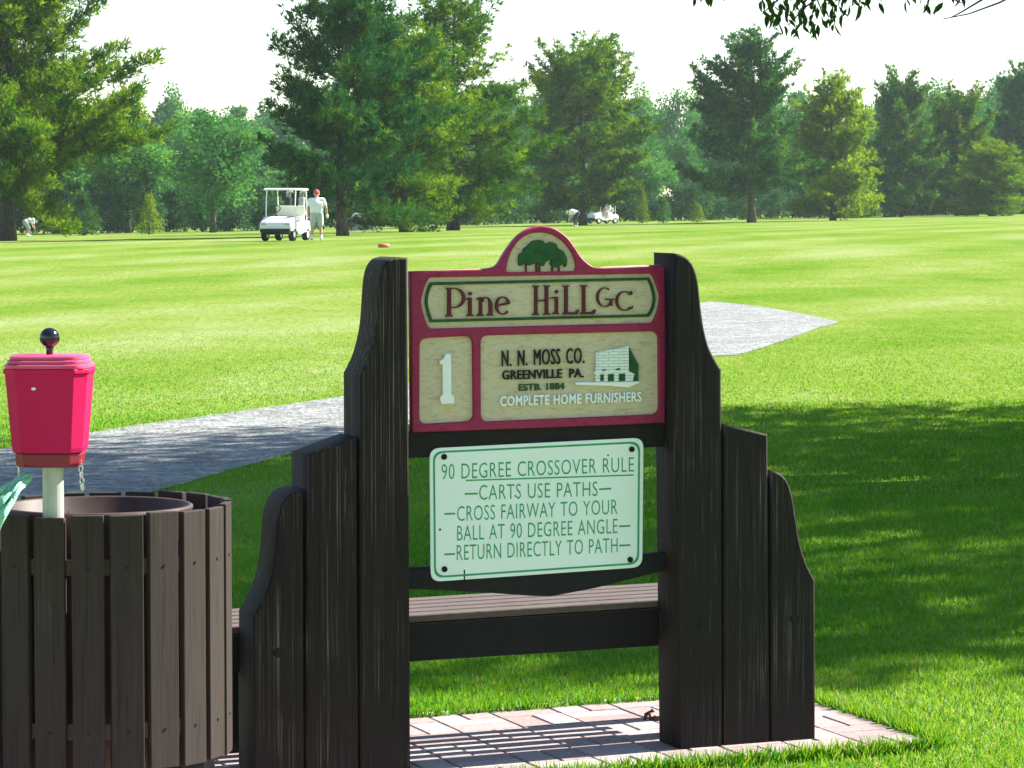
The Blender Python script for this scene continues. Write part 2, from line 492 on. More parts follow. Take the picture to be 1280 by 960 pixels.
GR_D, GR_M, GR_L = (.075, .165, .01, 1), (.16, .222, .042, 1), (.25, .29, .135, 1)
BL_D, BL_M, BL_L = (.018, .2, .003, 1), (.03, .29, .006, 1), (.09, .36, .025, 1)
BT_D, BT_M, BT_L = (.12, .29, .004, 1), (.25, .39, .01, 1), (.42, .47, .09, 1)
def lawn_tone(nt):
    """mown bands and patches of the turf: the same field for the sheet and for the blades standing in it"""
    tc = N(nt, 'TexCoord')
    def nz(scale, sx, sy, detail=4, rot=0.0, dist=0.0):
        mp = N(nt, 'Mapping'); mp.inputs['Scale'].default_value = (sx, sy, 1); mp.inputs['Rotation'].default_value = (0, 0, rot)
        nt.links.new(tc.outputs['Object'], mp.inputs['Vector'])
        n = N(nt, 'TexNoise', Scale=scale, Detail=detail, Distortion=dist); nt.links.new(mp.outputs[0], n.inputs['Vector']); return n.outputs['Fac']
    def madd(x, k, y=None):
        q = N(nt, 'Math', operation='MULTIPLY_ADD'); nt.links.new(x, q.inputs[0]); q.inputs[1].default_value = k
        if y is None: q.inputs[2].default_value = 0
        else: nt.links.new(y, q.inputs[2])
        return q.outputs[0]
    bands = nz(.09, .8, .9, 3, .4, .4); wide = nz(.3, 1, .1, 3, .38, .2); mid = nz(1.1, 1, .5, 4)
    mp = N(nt, 'Mapping'); mp.inputs['Rotation'].default_value = (0, 0, .42); nt.links.new(tc.outputs['Object'], mp.inputs['Vector'])
    wv = N(nt, 'TexWave', Scale=.055, Distortion=2.2, Detail=2.0); wv.inputs['Detail Scale'].default_value = .25; nt.links.new(mp.outputs[0], wv.inputs['Vector'])
    return madd(bands, .45, madd(wide, .3, madd(mid, .25, madd(wv.outputs['Fac'], .1)))), nz, madd

def lawn_mat():
    m, nt, out = newmat('mown grass')
    tone, nz, madd = lawn_tone(nt)
    c = nz(9, 1, .35, 6); d = nz(60, 1, .4, 3)
    s = madd(c, .22, madd(d, .12, tone))
    r = ramp(nt, [(.55, GR_D), (.74, GR_M), (.95, GR_L)], s)
    df = N(nt, 'BsdfDiffuse'); nt.links.new(r.outputs[0], df.inputs[0])
    bp = N(nt, 'Bump', Strength=.8, Distance=.05); nt.links.new(madd(d, .6, c), bp.inputs['Height']); nt.links.new(bp.outputs[0], df.inputs['Normal'])
    nt.links.new(df.outputs[0], out.inputs[0])
    return m

def blade_mat():
    m, nt, out = newmat('grass blades')
    at = N(nt, 'Attribute', attribute_name='tint')
    tone, nz, madd = lawn_tone(nt)
    a = madd(at.outputs['Fac'], .3, tone)
    r = ramp(nt, [(.5, BL_D), (.75, BL_M), (1.0, BL_L)], a)
    r2 = ramp(nt, [(.5, BT_D), (.75, BT_M), (1.0, BT_L)], a)
    d = N(nt, 'BsdfDiffuse'); t = N(nt, 'BsdfTranslucent'); mx = N(nt, 'MixShader', Fac=.45)
    # about one blade in fourteen is a dry pale straw
    gt = N(nt, 'Math', operation='GREATER_THAN'); nt.links.new(at.outputs['Fac'], gt.inputs[0]); gt.inputs[1].default_value = .93
    for src, sh, pale in ((r, d, (.22, .27, .09, 1)), (r2, t, (.36, .38, .13, 1))):
        mc = N(nt, 'MixRGB'); nt.links.new(gt.outputs[0], mc.inputs[0]); nt.links.new(src.outputs[0], mc.inputs[1]); mc.inputs[2].default_value = pale
        nt.links.new(mc.outputs[0], sh.inputs[0])
    nt.links.new(d.outputs[0], mx.inputs[1]); nt.links.new(t.outputs[0], mx.inputs[2])
    g = N(nt, 'BsdfGlossy', Roughness=.5); m2 = N(nt, 'MixShader', Fac=.015)
    nt.links.new(mx.outputs[0], m2.inputs[1]); nt.links.new(g.outputs[0], m2.inputs[2]); nt.links.new(m2.outputs[0], out.inputs[0])
    return m
M['lawn'] = lawn_mat()
M['blade'] = blade_mat()

# ------------------------------------------------------------------ the ground
ys = np.concatenate([np.arange(-40, 4, 4), np.arange(4, 60, 2), np.arange(60, 230, 4), np.arange(230, 460, 10), np.linspace(470, 640, 8)])
xs = np.concatenate([np.linspace(-420, -140, 8), np.arange(-120, -10, 6), np.arange(-10, 10.1, 1), np.arange(12, 121, 6), np.linspace(140, 420, 8)])
X, Y = np.meshgrid(xs, ys)
V = np.stack([X, Y, gz(X, Y)], -1).reshape(-1, 3)
nx, ny = len(xs), len(ys)
i, j = np.meshgrid(np.arange(nx - 1), np.arange(ny - 1))
q = (j * nx + i).ravel()
me = big_mesh('ground', V, np.stack([q, q + 1, q + nx + 1, q + nx], 1))
me.shade_smooth()
tag(link('ground', me, M['lawn']), kind='structure')

# gravel cart path: far edge and near edge, seen points on the ground
up_px = [(-120, 578), (0, 562), (60, 552), (111, 541), (230, 524), (424, 497), (520, 478), (640, 447), (760, 410), (840, 386), (880, 378), (920, 380), (960, 385), (1000, 392), (1046, 402)]
lo_px = [(-120, 668), (0, 650), (60, 641), (111, 633), (216, 609), (360, 569), (450, 548), (560, 524), (700, 496), (820, 464), (880, 448), (930, 441), (975, 428), (1015, 413), (1047, 403.5)]
up = np.array(smooth_poly([ground_hit(*p)[:2] for p in up_px], 10)); lo = np.array(smooth_poly([ground_hit(*p)[:2] for p in lo_px], 10))
wob = lambda n, a: np.convolve(rng.normal(size=n), np.ones(5) / 5, 'same') * a
up[:, 1] += wob(len(up), .16); lo[:, 1] += wob(len(lo), .13)
rows = 8
P = np.stack([lo + (up - lo) * k / rows for k in range(rows + 1)], 1)
Vp = np.concatenate([P, (gz(P[..., 0], P[..., 1]) + .006)[..., None]], -1).reshape(-1, 3)
n = len(up); i, j = np.meshgrid(np.arange(rows), np.arange(n - 1)); q = (j * (rows + 1) + i).ravel()
me = big_mesh('gravel_path', Vp, np.stack([q, q + rows + 1, q + rows + 2, q + 1], 1))
PATH_POLY = np.concatenate([lo, up[::-1]])
tag(link('gravel_path', me, M['gravel']), kind='structure')

# brick patio in basket weave, aligned with the sign
PAT = (-3.08, .72, -.235, .87)   # s0, s1, b0, b1
def patio():
    mb = MB(); tints = []
    bs, g, h = .2, .006, .035
    cells = set()
    ax = np.array([S_, -N_, Z_])
    ns = int(round((PAT[1] - PAT[0]) / bs)); nb = int(math.ceil((PAT[3] - PAT[2]) / bs))
    for a in range(ns):
        for c in range(-7, nb):
            s = PAT[1] - (a + .5) * bs; b = PAT[2] + (c + .5) * bs
            if c < 0 and s > -1.05: continue
            for k in (-.05, .05):
                if (a + c) % 2: cs, cb, sz = s, b + k, (bs - g, .1 - g, h)
                else: cs, cb, sz = s + k, b, (.1 - g, bs - g, h)
                p = F(cs, cb, 0)
                zz = float(gz(p[0], p[1])) + .004 + random.uniform(-.0012, .0012)
                tl = np.array([S_ + Z_ * (.016 * S_[0] + random.uniform(-.006, .006)), -N_ + Z_ * (.016 * -N_[0] + random.uniform(-.006, .006)), Z_])
                mb.box((p[0], p[1], zz + .012 - h / 2), sz, tl)
                tints += [random.random()] * 6
    me = mb.mesh('brick_patio', (O[0], O[1], 0))
    tint_attr(me, tints)
    o = link('brick_patio', me, M['paver']); o.location = (O[0], O[1], 0)
    m = o.modifiers.new('bevel', 'BEVEL'); m.width = .003; m.segments = 1
    tag(o, kind='structure')
    # sand bed under the joints
    sb = MB(); pts = [F(PAT[0], PAT[2] + .01, 0), F(PAT[1] - .01, PAT[2] + .01, 0), F(PAT[1] - .01, PAT[3] - .01, 0), F(PAT[0], PAT[3] - .01, 0)]
    sb.add([(p[0], p[1], float(gz(p[0], p[1])) + .006) for p in pts], [(0, 1, 2, 3)])
    tag(sb.build('patio_sand_bed', simple('joint sand', (.09, .08, .07, 1), (.14, .12, .1, 1), 60, .95)), kind='structure')
patio()

def in_poly(x, y, poly):
    ins = np.zeros(len(x), bool); m = len(poly)
    for k in range(m):
        x1, y1 = poly[k]; x2, y2 = poly[(k + 1) % m]
        c = ((y1 > y) != (y2 > y)) & (x < (x2 - x1) * (y - y1) / (y2 - y1 + 1e-12) + x1)
        ins ^= c
    return ins

def grass():
    allP, allH, allW = [], [], []
    for (d0, d1, cnt, hh, ww) in ((8.2, 11.5, 150000, .029, .0038), (11.5, 17, 190000, .034, .005), (17, 25, 170000, .03, .007), (25, 42, 130000, .018, .009)):
        D = np.sqrt(rng.uniform(d0 ** 2, d1 ** 2, cnt))
        if d0 == 25: D = 25 + 17 * rng.beta(1, 1.8, cnt)
        u = rng.uniform(-.25, .25, cnt)
        x = u * D
        ok = ~in_poly(x + rng.normal(size=cnt) * .04, D + rng.normal(size=cnt) * .1, PATH_POLY)
        rx, ry = x - O[0], D - O[1]
        s = rx * S_[0] + ry * S_[1]; b = -(rx * N_[0] + ry * N_[1])
        jit = rng.normal(size=cnt) * .012 + .012 * np.sin(s * 9) + .01 * np.sin(b * 13)
        ok &= ~((s > PAT[0]) & (s < -.98 + jit) & (b > -1.635) & (b < .2))
        ok &= ~((s > PAT[0] - jit) & (s < PAT[1] + jit) & (b > PAT[2] + jit) & (b < PAT[3] + jit - .01))
        x, D = x[ok], D[ok]
        allP.append(np.stack([x, D, gz(x, D) - .004], 1)); n = len(x)
        allH.append(hh * rng.uniform(.55, 1.25, n)); allW.append(ww * rng.uniform(.7, 1.3, n))
    # a longer untrimmed fringe along the patio's edges
    for (s0, b0, s1, b1, cnt) in ((PAT[1], PAT[2], PAT[1], PAT[3], 1500), (PAT[0], PAT[3], PAT[1], PAT[3], 4000), (-.9, PAT[2], PAT[1], PAT[2], 3000)):
        t = rng.uniform(0, 1, cnt)[:, None]
        nn = rng.normal(size=(cnt, 1)) * .018
        ds, db = (1, 0) if s0 == s1 else (0, 1 if b0 > 0 else -1)
        s = s0 + (s1 - s0) * t + ds * (np.abs(nn) + .002); b = b0 + (b1 - b0) * t + db * (np.abs(nn) + .002)
        p = O + S_ * s - N_ * b
        allP.append(np.stack([p[:, 0], p[:, 1], gz(p[:, 0], p[:, 1])], 1)); allH.append(rng.uniform(.03, .07, cnt)); allW.append(rng.uniform(.003, .006, cnt))
    P = np.concatenate(allP); H = np.concatenate(allH); Wd = np.concatenate(allW)
    U = unit(np.stack([rng.normal(size=len(P)) * .45, rng.normal(size=len(P)) * .45, np.ones(len(P))], 1))
    V, Q = leaf_quads(P, U, H, Wd)
    me = big_mesh('grass', V, Q); tint_attr(me, rng.uniform(0, 1, len(Q)))
    tag(link('grass', me, M['blade']), 'short mown green grass blades around the patio and path', 'grass', kind='stuff')
grass()

# ------------------------------------------------------------------ the sign stand
ROOT_O = ground_hit(683, 955)
SIGN = thing('sign_stand', ROOT_O, 'dark stained timber golf hole sign with red carved board and mint green rule plate', 'sign')
BT = 0.16     # timber depth

def timber_board(name, pts, mat=None, b0=0.0, bt=BT, bolts=()):
    o = pslab(name, [pts], b0, b0 + bt, mat or M['timber'], SIGN, bevel=.006)
    for (x, y) in bolts:
        s, z = plane(x, y, b0)
        mb = MB()
        for r, d0, d1 in ((.0145, -.0012, .004), (.008, -.0035, .004)):
            ring = [F(s + r * math.cos(k * math.pi / 6), b0 + d0, z + r * math.sin(k * math.pi / 6)) for k in range(12)]
            mb.prism(ring, -N_ * (d1 - d0))
        mb.build('bolt', M['bolt'], o, origin=ROOT_O)
    return o

def foot(x, b=0.0):
    """picture row where the ground meets the plane at column x"""
    lo_, hi_ = 800, 1100
    for _ in range(40):
        m = (lo_ + hi_) / 2
        s, z = plane(x, m, b); p = F(s, b, 0)
        if z > gz(p[0], p[1]) + .004: lo_ = m
        else: hi_ = m
    return lo_
lp = smooth_poly([(497, 321.5), (486, 325), (478, 336), (474, 355), (472, 385), (469, 415), (461, 446), (450, 469)], 5)
timber_board('post', [(510, 322)] + lp + [(451, foot(451)), (513.5, foot(513))], bolts=[(482, 805)])
timber_board('wing_board', [(446, 546), (384, 569), (383, foot(383)), (448.5, foot(448))])
wp = smooth_poly([(375, 613), (364, 617), (354, 628), (347, 650), (344, 690), (338, 725), (327, 752), (317, 771)], 5)
timber_board('wing_board', [(379, 612)] + wp + [(318, foot(318)), (380.5, foot(380))], bolts=[(348, 816)])
rp = smooth_poly([(851, 318), (860, 323), (868, 334), (873, 352), (876, 378), (880, 408), (886, 432), (894, 449), (902, 462)], 5)
timber_board('post', [(843, 316.5)] + rp + [(903.5, foot(903)), (850, foot(850))], bolts=[(877, 781)])
timber_board('wing_board', [(905, 530), (960, 543), (962.5, foot(962)), (905.5, foot(905))])
wp = smooth_poly([(974, 591), (983, 599), (990, 616), (995, 645), (1000, 676), (1008, 703), (1019, 725)], 5)
timber_board('wing_board', [(964, 588)] + wp + [(1019.5, foot(1019)), (964.5, foot(964))], bolts=[(993, 773)])
# rails between the posts
RB = .092
pslab('rail', [[(505, 541), (836, 528), (836, 558), (505, 573)]], RB, RB + .04, M['timber_s'], SIGN, .003)
pslab('rail', [[(505, 711), (836, 690.5), (836, 712), (800, 721), (745, 735), (690, 745.5), (665, 745), (610, 741), (560, 738), (505, 736)]], RB, RB + .04, M['timber_s'], SIGN, .003)

# --- the carved board: red raised border over tan recessed fields
CB = .078
CARVED = None
zA, zB, zC, zD, zE = (500, 330, 7.111), (660, 330, 7.111), (600, 270, 8.0), (510, 405, 6.857), (670, 405, 6.857)
conv = lambda pts, sc: [(sc[0] + x / sc[2], sc[1] + y / sc[2]) for x, y in pts]
z1 = lambda pts: conv(pts, (420, 260, 2.56))
arch = conv(smooth_poly([(0, 532), (100, 524), (165, 505), (205, 465), (245, 395), (300, 312), (370, 222), (450, 152), (530, 114), (620, 98), (720, 112), (800, 152), (880, 217), (950, 312), (1010, 402), (1070, 462), (1140, 506), (1240, 516)], 4), zC)
outer = [(513.5, 339.5)] + arch + [(833, 331), (831.5, 529), (515.5, 541)]
h_arch = conv([(272, 562)] + smooth_poly([(266, 540), (285, 440), (320, 350), (380, 260), (450, 200), (530, 170), (640, 166), (740, 192), (830, 252), (900, 332), (945, 420), (966, 505)], 4) + [(955, 552)], zC)
h_name = z1(smooth_poly([(296, 378), (283, 345), (274, 300), (284, 255), (298, 226)], 4) + [(306, 222), (1008, 210)] + smooth_poly([(1018, 222), (1032, 262), (1037, 288), (1030, 328), (1016, 362)], 4) + [(1008, 368), (306, 386)])
h_num = z1(rounded((269, 417), (438, 409), (441, 682), (268, 692), 26))
h_main = z1(rounded((464, 408), (1032, 394), (1034, 660), (465, 684), 26))
CARVED = pslab('carved_board', [outer, h_arch[::-1], h_name[::-1], h_num[::-1], h_main[::-1]], CB, CB + .03, M['red'], SIGN, .0035)
cp = lambda name, px, b0, b1, mat, bev=0.0: pslab(name, px, b0, b1, mat, CARVED, bev)
shrink = lambda pts, k: [tuple(np.array(p) * (1 - k) + np.mean(np.array(pts), 0) * k) for p in pts]
FB = CB + .011   # the recessed tan face
cp('recessed_field', [shrink(outer, .012)], FB, CB + .045, M['beige'])
# green outline round the name
g_out = z1([(303, 366)] + smooth_poly([(295, 345), (286, 302), (292, 262), (303, 238)], 4) + [(1003, 222)] + smooth_poly([(1014, 245), (1023, 288), (1016, 325), (1003, 348)], 4))
g_in = z1([(309, 357)] + smooth_poly([(302, 338), (294, 302), (300, 266), (309, 247)], 4) + [(998, 231)] + smooth_poly([(1007, 250), (1015, 288), (1009, 320), (998, 340)], 4))
cp('name_outline', [g_out, g_in[::-1]], CB + .004, FB + .002, M['green_paint'], .001)

# tree emblem
crown = [(390, 420), (395, 385), (430, 365), (440, 330), (470, 308), (500, 278), (530, 250), (590, 238), (640, 252), (660, 285), (690, 265), (730, 262), (772, 285), (785, 322), (838, 352), (858, 390), (875, 430), (870, 490), (850, 512), (840, 482), (800, 500), (775, 515), (720, 500), (705, 470), (722, 442), (690, 442), (660, 460), (640, 500), (600, 492), (580, 470), (520, 488), (500, 495), (450, 480), (402, 500), (388, 450)]
cp('tree_emblem', [conv(smooth_poly(crown, 4, True), zC)], CB + .001, FB + .002, M['green_paint'], .002)
for k, (x0, x1, y0, y1) in enumerate(((456, 470, 470, 556), (560, 576, 460, 556), (592, 605, 470, 556), (719, 735, 480, 553), (785, 800, 485, 552))):
    pts = [F(*(lambda q: (q[0], CB + .004, q[1]))(plane(*conv([p], zC)[0], CB + .004))) for p in ((x0, y1), (x1, y1), (x1 - 3, y0), (x0 + 3, y0))]
    MB().prism(pts, -N_ * .009).build('emblem_trunk', M['maroon'], CARVED, origin=ROOT_O)

# --- lettering
def text_px(name, txt, x0, x1, yb0, yb1, cap0, cap1, bf, bb, mat, parent, bold=0.0, space=1.0, word=1.0):
    """raised letters between columns x0..x1, baseline yb0->yb1, cap height cap0->cap1 (all as seen on the face)"""
    cu = bpy.data.curves.new('txt', 'FONT'); cu.body = txt; cu.size = 1.0; cu.extrude = .5; cu.offset = bold; cu.space_character = space; cu.space_word = word; cu.resolution_u = 3
    ob = bpy.data.objects.new('txt', cu); COL.objects.link(ob)
    dg = bpy.context.evaluated_depsgraph_get(); dg.update()
    me = bpy.data.meshes.new_from_object(ob.evaluated_get(dg))
    bpy.data.objects.remove(ob); bpy.data.curves.remove(cu)
    xs_ = [v.co.x for v in me.vertices]; a, b = min(xs_), max(xs_)
    ch = CAPH + bold
    for v in me.vertices:
        t = (v.co.x - a) / (b - a)
        px = x0 + t * (x1 - x0); py = yb0 + t * (yb1 - yb0) - v.co.y / ch * (cap0 + t * (cap1 - cap0))
        s, z = plane(px, py, bf)
        v.co = Vector(F(s, bf if v.co.z > 0 else bb, z) - ROOT_O)
    me.name = name
    return link(name, me, mat, parent)
cu = bpy.data.curves.new('txt', 'FONT'); cu.body = 'H'; cu.size = 1
ob = bpy.data.objects.new('txt', cu); COL.objects.link(ob)
dg = bpy.context.evaluated_depsgraph_get(); dg.update()
_m = bpy.data.meshes.new_from_object(ob.evaluated_get(dg)); CAPH = max(v.co.y for v in _m.vertices)
bpy.data.objects.remove(ob)

def arc(cx, cy, rx, ry, a0, a1, t0, t1, n=26):
    """crescent stroke: thickness swells from t0 (ends) to t1 (middle of the left/right side)"""
    o, i = [], []
    for k in range(n + 1):
        a = R(a0 + (a1 - a0) * k / n); w = t0 + (t1 - t0) * abs(math.cos(a)) ** 1.5
        o.append((cx + rx * math.cos(a), cy - ry * math.sin(a))); i.append((cx + (rx - w) * math.cos(a), cy - (ry - w * .85) * math.sin(a)))
    return o + i[::-1]
def bar(x0, y0, x1, y1): return [(x0, y0), (x1, y0), (x1, y1), (x0, y1)]
def serif(x0, x1, yt, yb_, up=True):
    m = (x0 + x1) / 2; d = 6
    return [(x0, yb_), (x1, yb_), (x1, yb_ - 5), (m + 14, yt), (m - 14, yt), (x0, yb_ - 5)] if up else [(x0, yt), (x1, yt), (x1, yt + 5), (m + 14, yb_), (m - 14, yb_), (x0, yt + 5)]
lettersA = [bar(427, 214, 456, 462), serif(408, 472, 446, 468), [(412, 212), (470, 210), (456, 226), (428, 228), (413, 220)], arc(480, 302, 104, 92, -112, 112, 11, 27),
            bar(612, 300, 640, 458), serif(592, 662, 444, 464), [(588, 318), (592, 308), (628, 296), (640, 304), (616, 318)], arc(627, 263, 15, 17, 0, 359.9, 14.9, 14.9, 14),
            bar(705, 296, 733, 456), serif(684, 750, 442, 463), [(682, 316), (686, 306), (722, 292), (733, 302), (712, 316)], arc(768, 366, 54, 74, 8, 150, 11, 28), bar(794, 350, 824, 454), serif(772, 838, 440, 460),
            arc(917, 370, 68, 82, 12, 318, 10, 25), [(872, 364), (968, 336), (982, 346), (974, 358), (874, 376)]]
lettersB = [bar(60, 198, 87, 448), serif(40, 104, 436, 455), serif(46, 102, 192, 208, False), bar(156, 194, 183, 446), serif(140, 202, 434, 452), serif(142, 200, 190, 206, False), bar(84, 318, 160, 332),
            bar(244, 292, 270, 440), serif(216, 284, 428, 446), [(200, 308), (204, 298), (258, 288), (270, 296), (246, 306)], arc(258, 246, 14, 16, 0, 359.9, 13.9, 13.9, 14),
            bar(330, 196, 356, 440), serif(312, 372, 190, 206, False), [(314, 436), (330, 428), (420, 430), (446, 404), (456, 410), (444, 448), (314, 450)],
            bar(486, 194, 512, 436), serif(464, 532, 188, 204, False), [(472, 434), (486, 426), (570, 428), (596, 402), (608, 408), (594, 446), (472, 448)],
            arc(686, 296, 74, 88, 55, 322, 9, 20), bar(690, 308, 770, 320), bar(734, 314, 752, 372),
            arc(864, 329, 80, 88, 42, 318, 9, 20), [(925, 262), (918, 240), (928, 246), (934, 272)], [(930, 382), (938, 372), (930, 398), (922, 402)]]
k = 0
for sc, ls in ((zA, lettersA), (zB, lettersB[:13]), (zB, lettersB[13:])):
    nm = MB()
    for pts in ls:
        bf = CB + .0015 + .0003 * (k % 9); k += 1
        me = curve_mesh([[plane(x, y, bf) for x, y in conv(pts, sc)]], .012)
        for p in me.polygons: pass
        vs = [F(v.co.x, bf + .006 - v.co.z, v.co.y) for v in me.vertices]
        nm.add(vs, [tuple(p.vertices) for p in me.polygons])
    nm.build('name_lettering', M['maroon'], CARVED, origin=ROOT_O)

num = [(315, 258), (370, 255), (374, 604), (398, 617), (398, 681), (286, 687), (274, 626), (300, 604), (298, 346), (276, 347), (272, 314), (300, 302), (315, 282)]
cp('hole_number', [conv(num, zD)], CB + .001, FB + .002, M['white_paint'], .0015)
text_px('sponsor_lettering', 'N. N. MOSS CO.', 628, 731, 458.3, 454, 20, 19, CB + .003, FB + .002, M['black_paint'], CARVED, bold=-.006, space=1.1, word=1.5)
text_px('town_lettering', 'GREENVILLE  PA.', 628.5, 730, 474.5, 471.5, 11.3, 11, CB + .004, FB + .002, M['black_paint'], CARVED, bold=.012, space=1.04)
text_px('date_lettering', 'ESTB. 1884', 649, 706, 488.6, 486.5, 8.3, 8.2, CB + .006, FB + .002, M['green_paint'], CARVED, bold=.012)
text_px('trade_lettering', 'COMPLETE HOME FURNISHERS', 625.5, 802, 507.5, 501.5, 12, 11.5, CB + .001, FB + .002, M['white_paint'], CARVED, bold=.022, space=1.08, word=1.2)
# shop building emblem
bl = cp('building_emblem', [conv([(513, 242), (797, 190), (797, 404), (852, 430), (838, 446), (832, 492), (512, 497), (512, 428), (494, 422), (494, 411), (513, 408)], zE)], CB + .002, FB + .002, M['ivory_brick'], .001)
cp('building_emblem_side', [conv([(799.5, 198), (880, 350), (878, 486), (838, 488), (834, 468), (841, 447), (855, 430), (799.5, 403)], zE)], CB + .0045, FB + .002, M['green_paint'])
cp('building_emblem_base', [conv([(340, 500), (500, 499), (836, 495), (886, 491), (886, 506), (790, 545), (640, 531), (345, 521)], zE)], CB + .001, FB + .002, M['white_paint'], .001)
for q4 in (((553, 433), (581, 431), (581, 487), (553, 488)), ((618, 430), (668, 428), (668, 489), (618, 490)), ((712, 427), (765, 424), (765, 488), (712, 490)), ((565, 393), (603, 388), (603, 400), (565, 402)), ((684, 384), (722, 376), (722, 392), (684, 397))):
    cp('building_emblem_window', [conv(q4, zE)], CB + .0005, CB + .004, M['green_paint'])
vs = [F(*(lambda q: (q[0], CB + .0012, q[1]))(plane(*conv([p], zE)[0], CB + .0012))) for p in ((497, 411), (797, 405), (797, 413), (497, 419))]
MB().prism(vs, -N_ * .004).build('building_emblem_ledge', M['white_paint'], CARVED, origin=ROOT_O)

# --- the rule plate
PB = .086
z2 = lambda pts: conv(pts, (420, 530, 2.232))
plo = rounded((537, 560.5), (804.5, 547), (803, 709), (538.5, 727.5), 13)
PLATE = pslab('rule_plate', [plo], PB, PB + .004, M['plate'], SIGN, .0008)
def inset(ol, d):
    c = np.mean(np.array(ol), 0); out = []
    for p in ol:
        v = np.array(p) - c
        out.append((c[0] + v[0] * (1 - d / 133), c[1] + v[1] * (1 - d / 82)))
    return out
pslab('plate_outline', [inset(plo, 4.2), inset(plo, 6.6)[::-1]], PB - .0006, PB + .001, M['plate_green'], PLATE)
for (txt, x0, x1, b0, b1, c0, c1) in (('90 DEGREE CROSSOVER RULE', 552, 792.5, 599.5, 589.5, 19, 18),
                                      ('CARTS USE PATHS', 599, 747, 625, 620, 18.5, 18),
                                      ('CROSS FAIRWAY TO YOUR', 571.5, 772, 651.5, 642.5, 18.5, 18),
                                      ('BALL AT 90 DEGREE ANGLE', 571.5, 772, 676, 666.5, 18.5, 18),
                                      ('RETURN DIRECTLY TO PATH', 571, 772, 700.5, 690.5, 19, 18)):
    text_px('rule_lettering', txt, x0, x1, b0, b1, c0, c1, PB - .0006, PB + .001, M['plate_green'], PLATE, bold=-.006, space=1.08, word=1.15)
for (x0, y0, x1, y1, w) in ((581, 617.5, 597, 617, 2.2), (749, 611.5, 764, 610.8, 2.2), (555.5, 642.5, 569, 642, 2.2), (774, 658, 788, 657.3, 2.2), (555.5, 693, 569, 692.5, 2.2), (774, 682, 788, 681.3, 2.2), (582.5, 600.6, 792, 593.8, 1.7)):
    pts = [F(*(lambda q: (q[0], PB - .0007, q[1]))(plane(x, y, PB - .0007))) for x, y in ((x0, y0 + w / 2), (x1, y1 + w / 2), (x1, y1 - w / 2), (x0, y0 - w / 2))]
    MB().prism(pts, -N_ * .0015).build('underline' if x1 - x0 > 100 else 'lettering_dash', M['plate_green'], PLATE, origin=ROOT_O)
for (x, y) in ((555, 571), (789.5, 561.5), (555.5, 711.5), (787.5, 699.5)):
    s, z = plane(x, y, PB); mb = MB()
    mb.prism([F(s + .0085 * math.cos(k * math.pi / 6), PB - .0035, z + .0085 * math.sin(k * math.pi / 6)) for k in range(12)], -N_ * .004)
    mb.prism([F(s + .005 * math.cos(k * math.pi / 3), PB - .008, z + .005 * math.sin(k * math.pi / 3)) for k in range(6)], -N_ * .005)
    mb.build('bolt', M['bolt'], PLATE, origin=ROOT_O)
for (x, y, w, h) in ((550, 662, 1.2, 1.4), (580.5, 720, .9, 7.5), (760, 569, 1.0, 1.0), (644, 620, .8, .8)):
    s, z = plane(x, y, PB); w /= 430; h /= 430
    MB().prism([F(s - w, PB - .0005, z - h), F(s + w, PB - .0005, z - h), F(s + w, PB - .0005, z + h), F(s - w, PB - .0005, z + h)], -N_ * .001).build('chip', M['bolt'], PLATE, origin=ROOT_O)

# ------------------------------------------------------------------ the bench behind the sign
BB0, BENCH_L, BENCH_R = .175, -1.42, .44
s_, zt = plane(660, 760, BB0)
BENCH_Z = zt
BO = F(-.5, BB0 + .2, 0); BO[2] = gz(BO[0], BO[1])
BENCH = thing('park_bench', BO, 'slatted brown wooden bench with a dark front board behind the sign', 'bench')
axs = np.array([S_ + Z_ * .016, -N_, Z_])
mid_s, ln = (BENCH_L + BENCH_R) / 2, BENCH_R - BENCH_L
def bz(s): return BENCH_Z + (s - s_) * .016
for k in range(5):
    b = BB0 + .032 + k * .079
    p = F(mid_s, b, bz(mid_s) - .011)
    MB().box(p, (ln, .055, .022), axs).build('seat_slat', M['bench'], BENCH, bevel=.004)
ap = [plane(512, 771.5, BB0), plane(818, 752.5, BB0), plane(818, 808, BB0), plane(512, 827.5, BB0)]
at_ = lambda s, a, b_: a[1] + (b_[1] - a[1]) * (s - a[0]) / (b_[0] - a[0])
tl, tr_, br_, bl_ = [(s, at_(s, ap[i0], ap[i1])) for s, i0, i1 in ((BENCH_L + .02, 0, 1), (BENCH_R - .02, 0, 1), (BENCH_R - .02, 3, 2), (BENCH_L + .02, 3, 2))]
top_drop = .026
MB().prism([F(bl_[0], BB0 + .004, bl_[1]), F(br_[0], BB0 + .004, br_[1]), F(tr_[0], BB0 + .004, bz(tr_[0]) - top_drop + .0025), F(tl[0], BB0 + .004, bz(tl[0]) - top_drop + .0025)], -N_ * .038).build('front_board', M['apron'], BENCH, bevel=.003)
for s in (-1.2, -.8, .25):
    for b in (BB0 + .08, BB0 + .36):
        p = F(s, b, 0); g0 = float(gz(p[0], p[1])) + .014; h = bz(s) - .0235 - g0
        MB().box(F(s, b, g0 + h / 2), (.085, .085, h), np.array([S_, -N_, Z_])).build('leg', M['apron'], BENCH, bevel=.004)

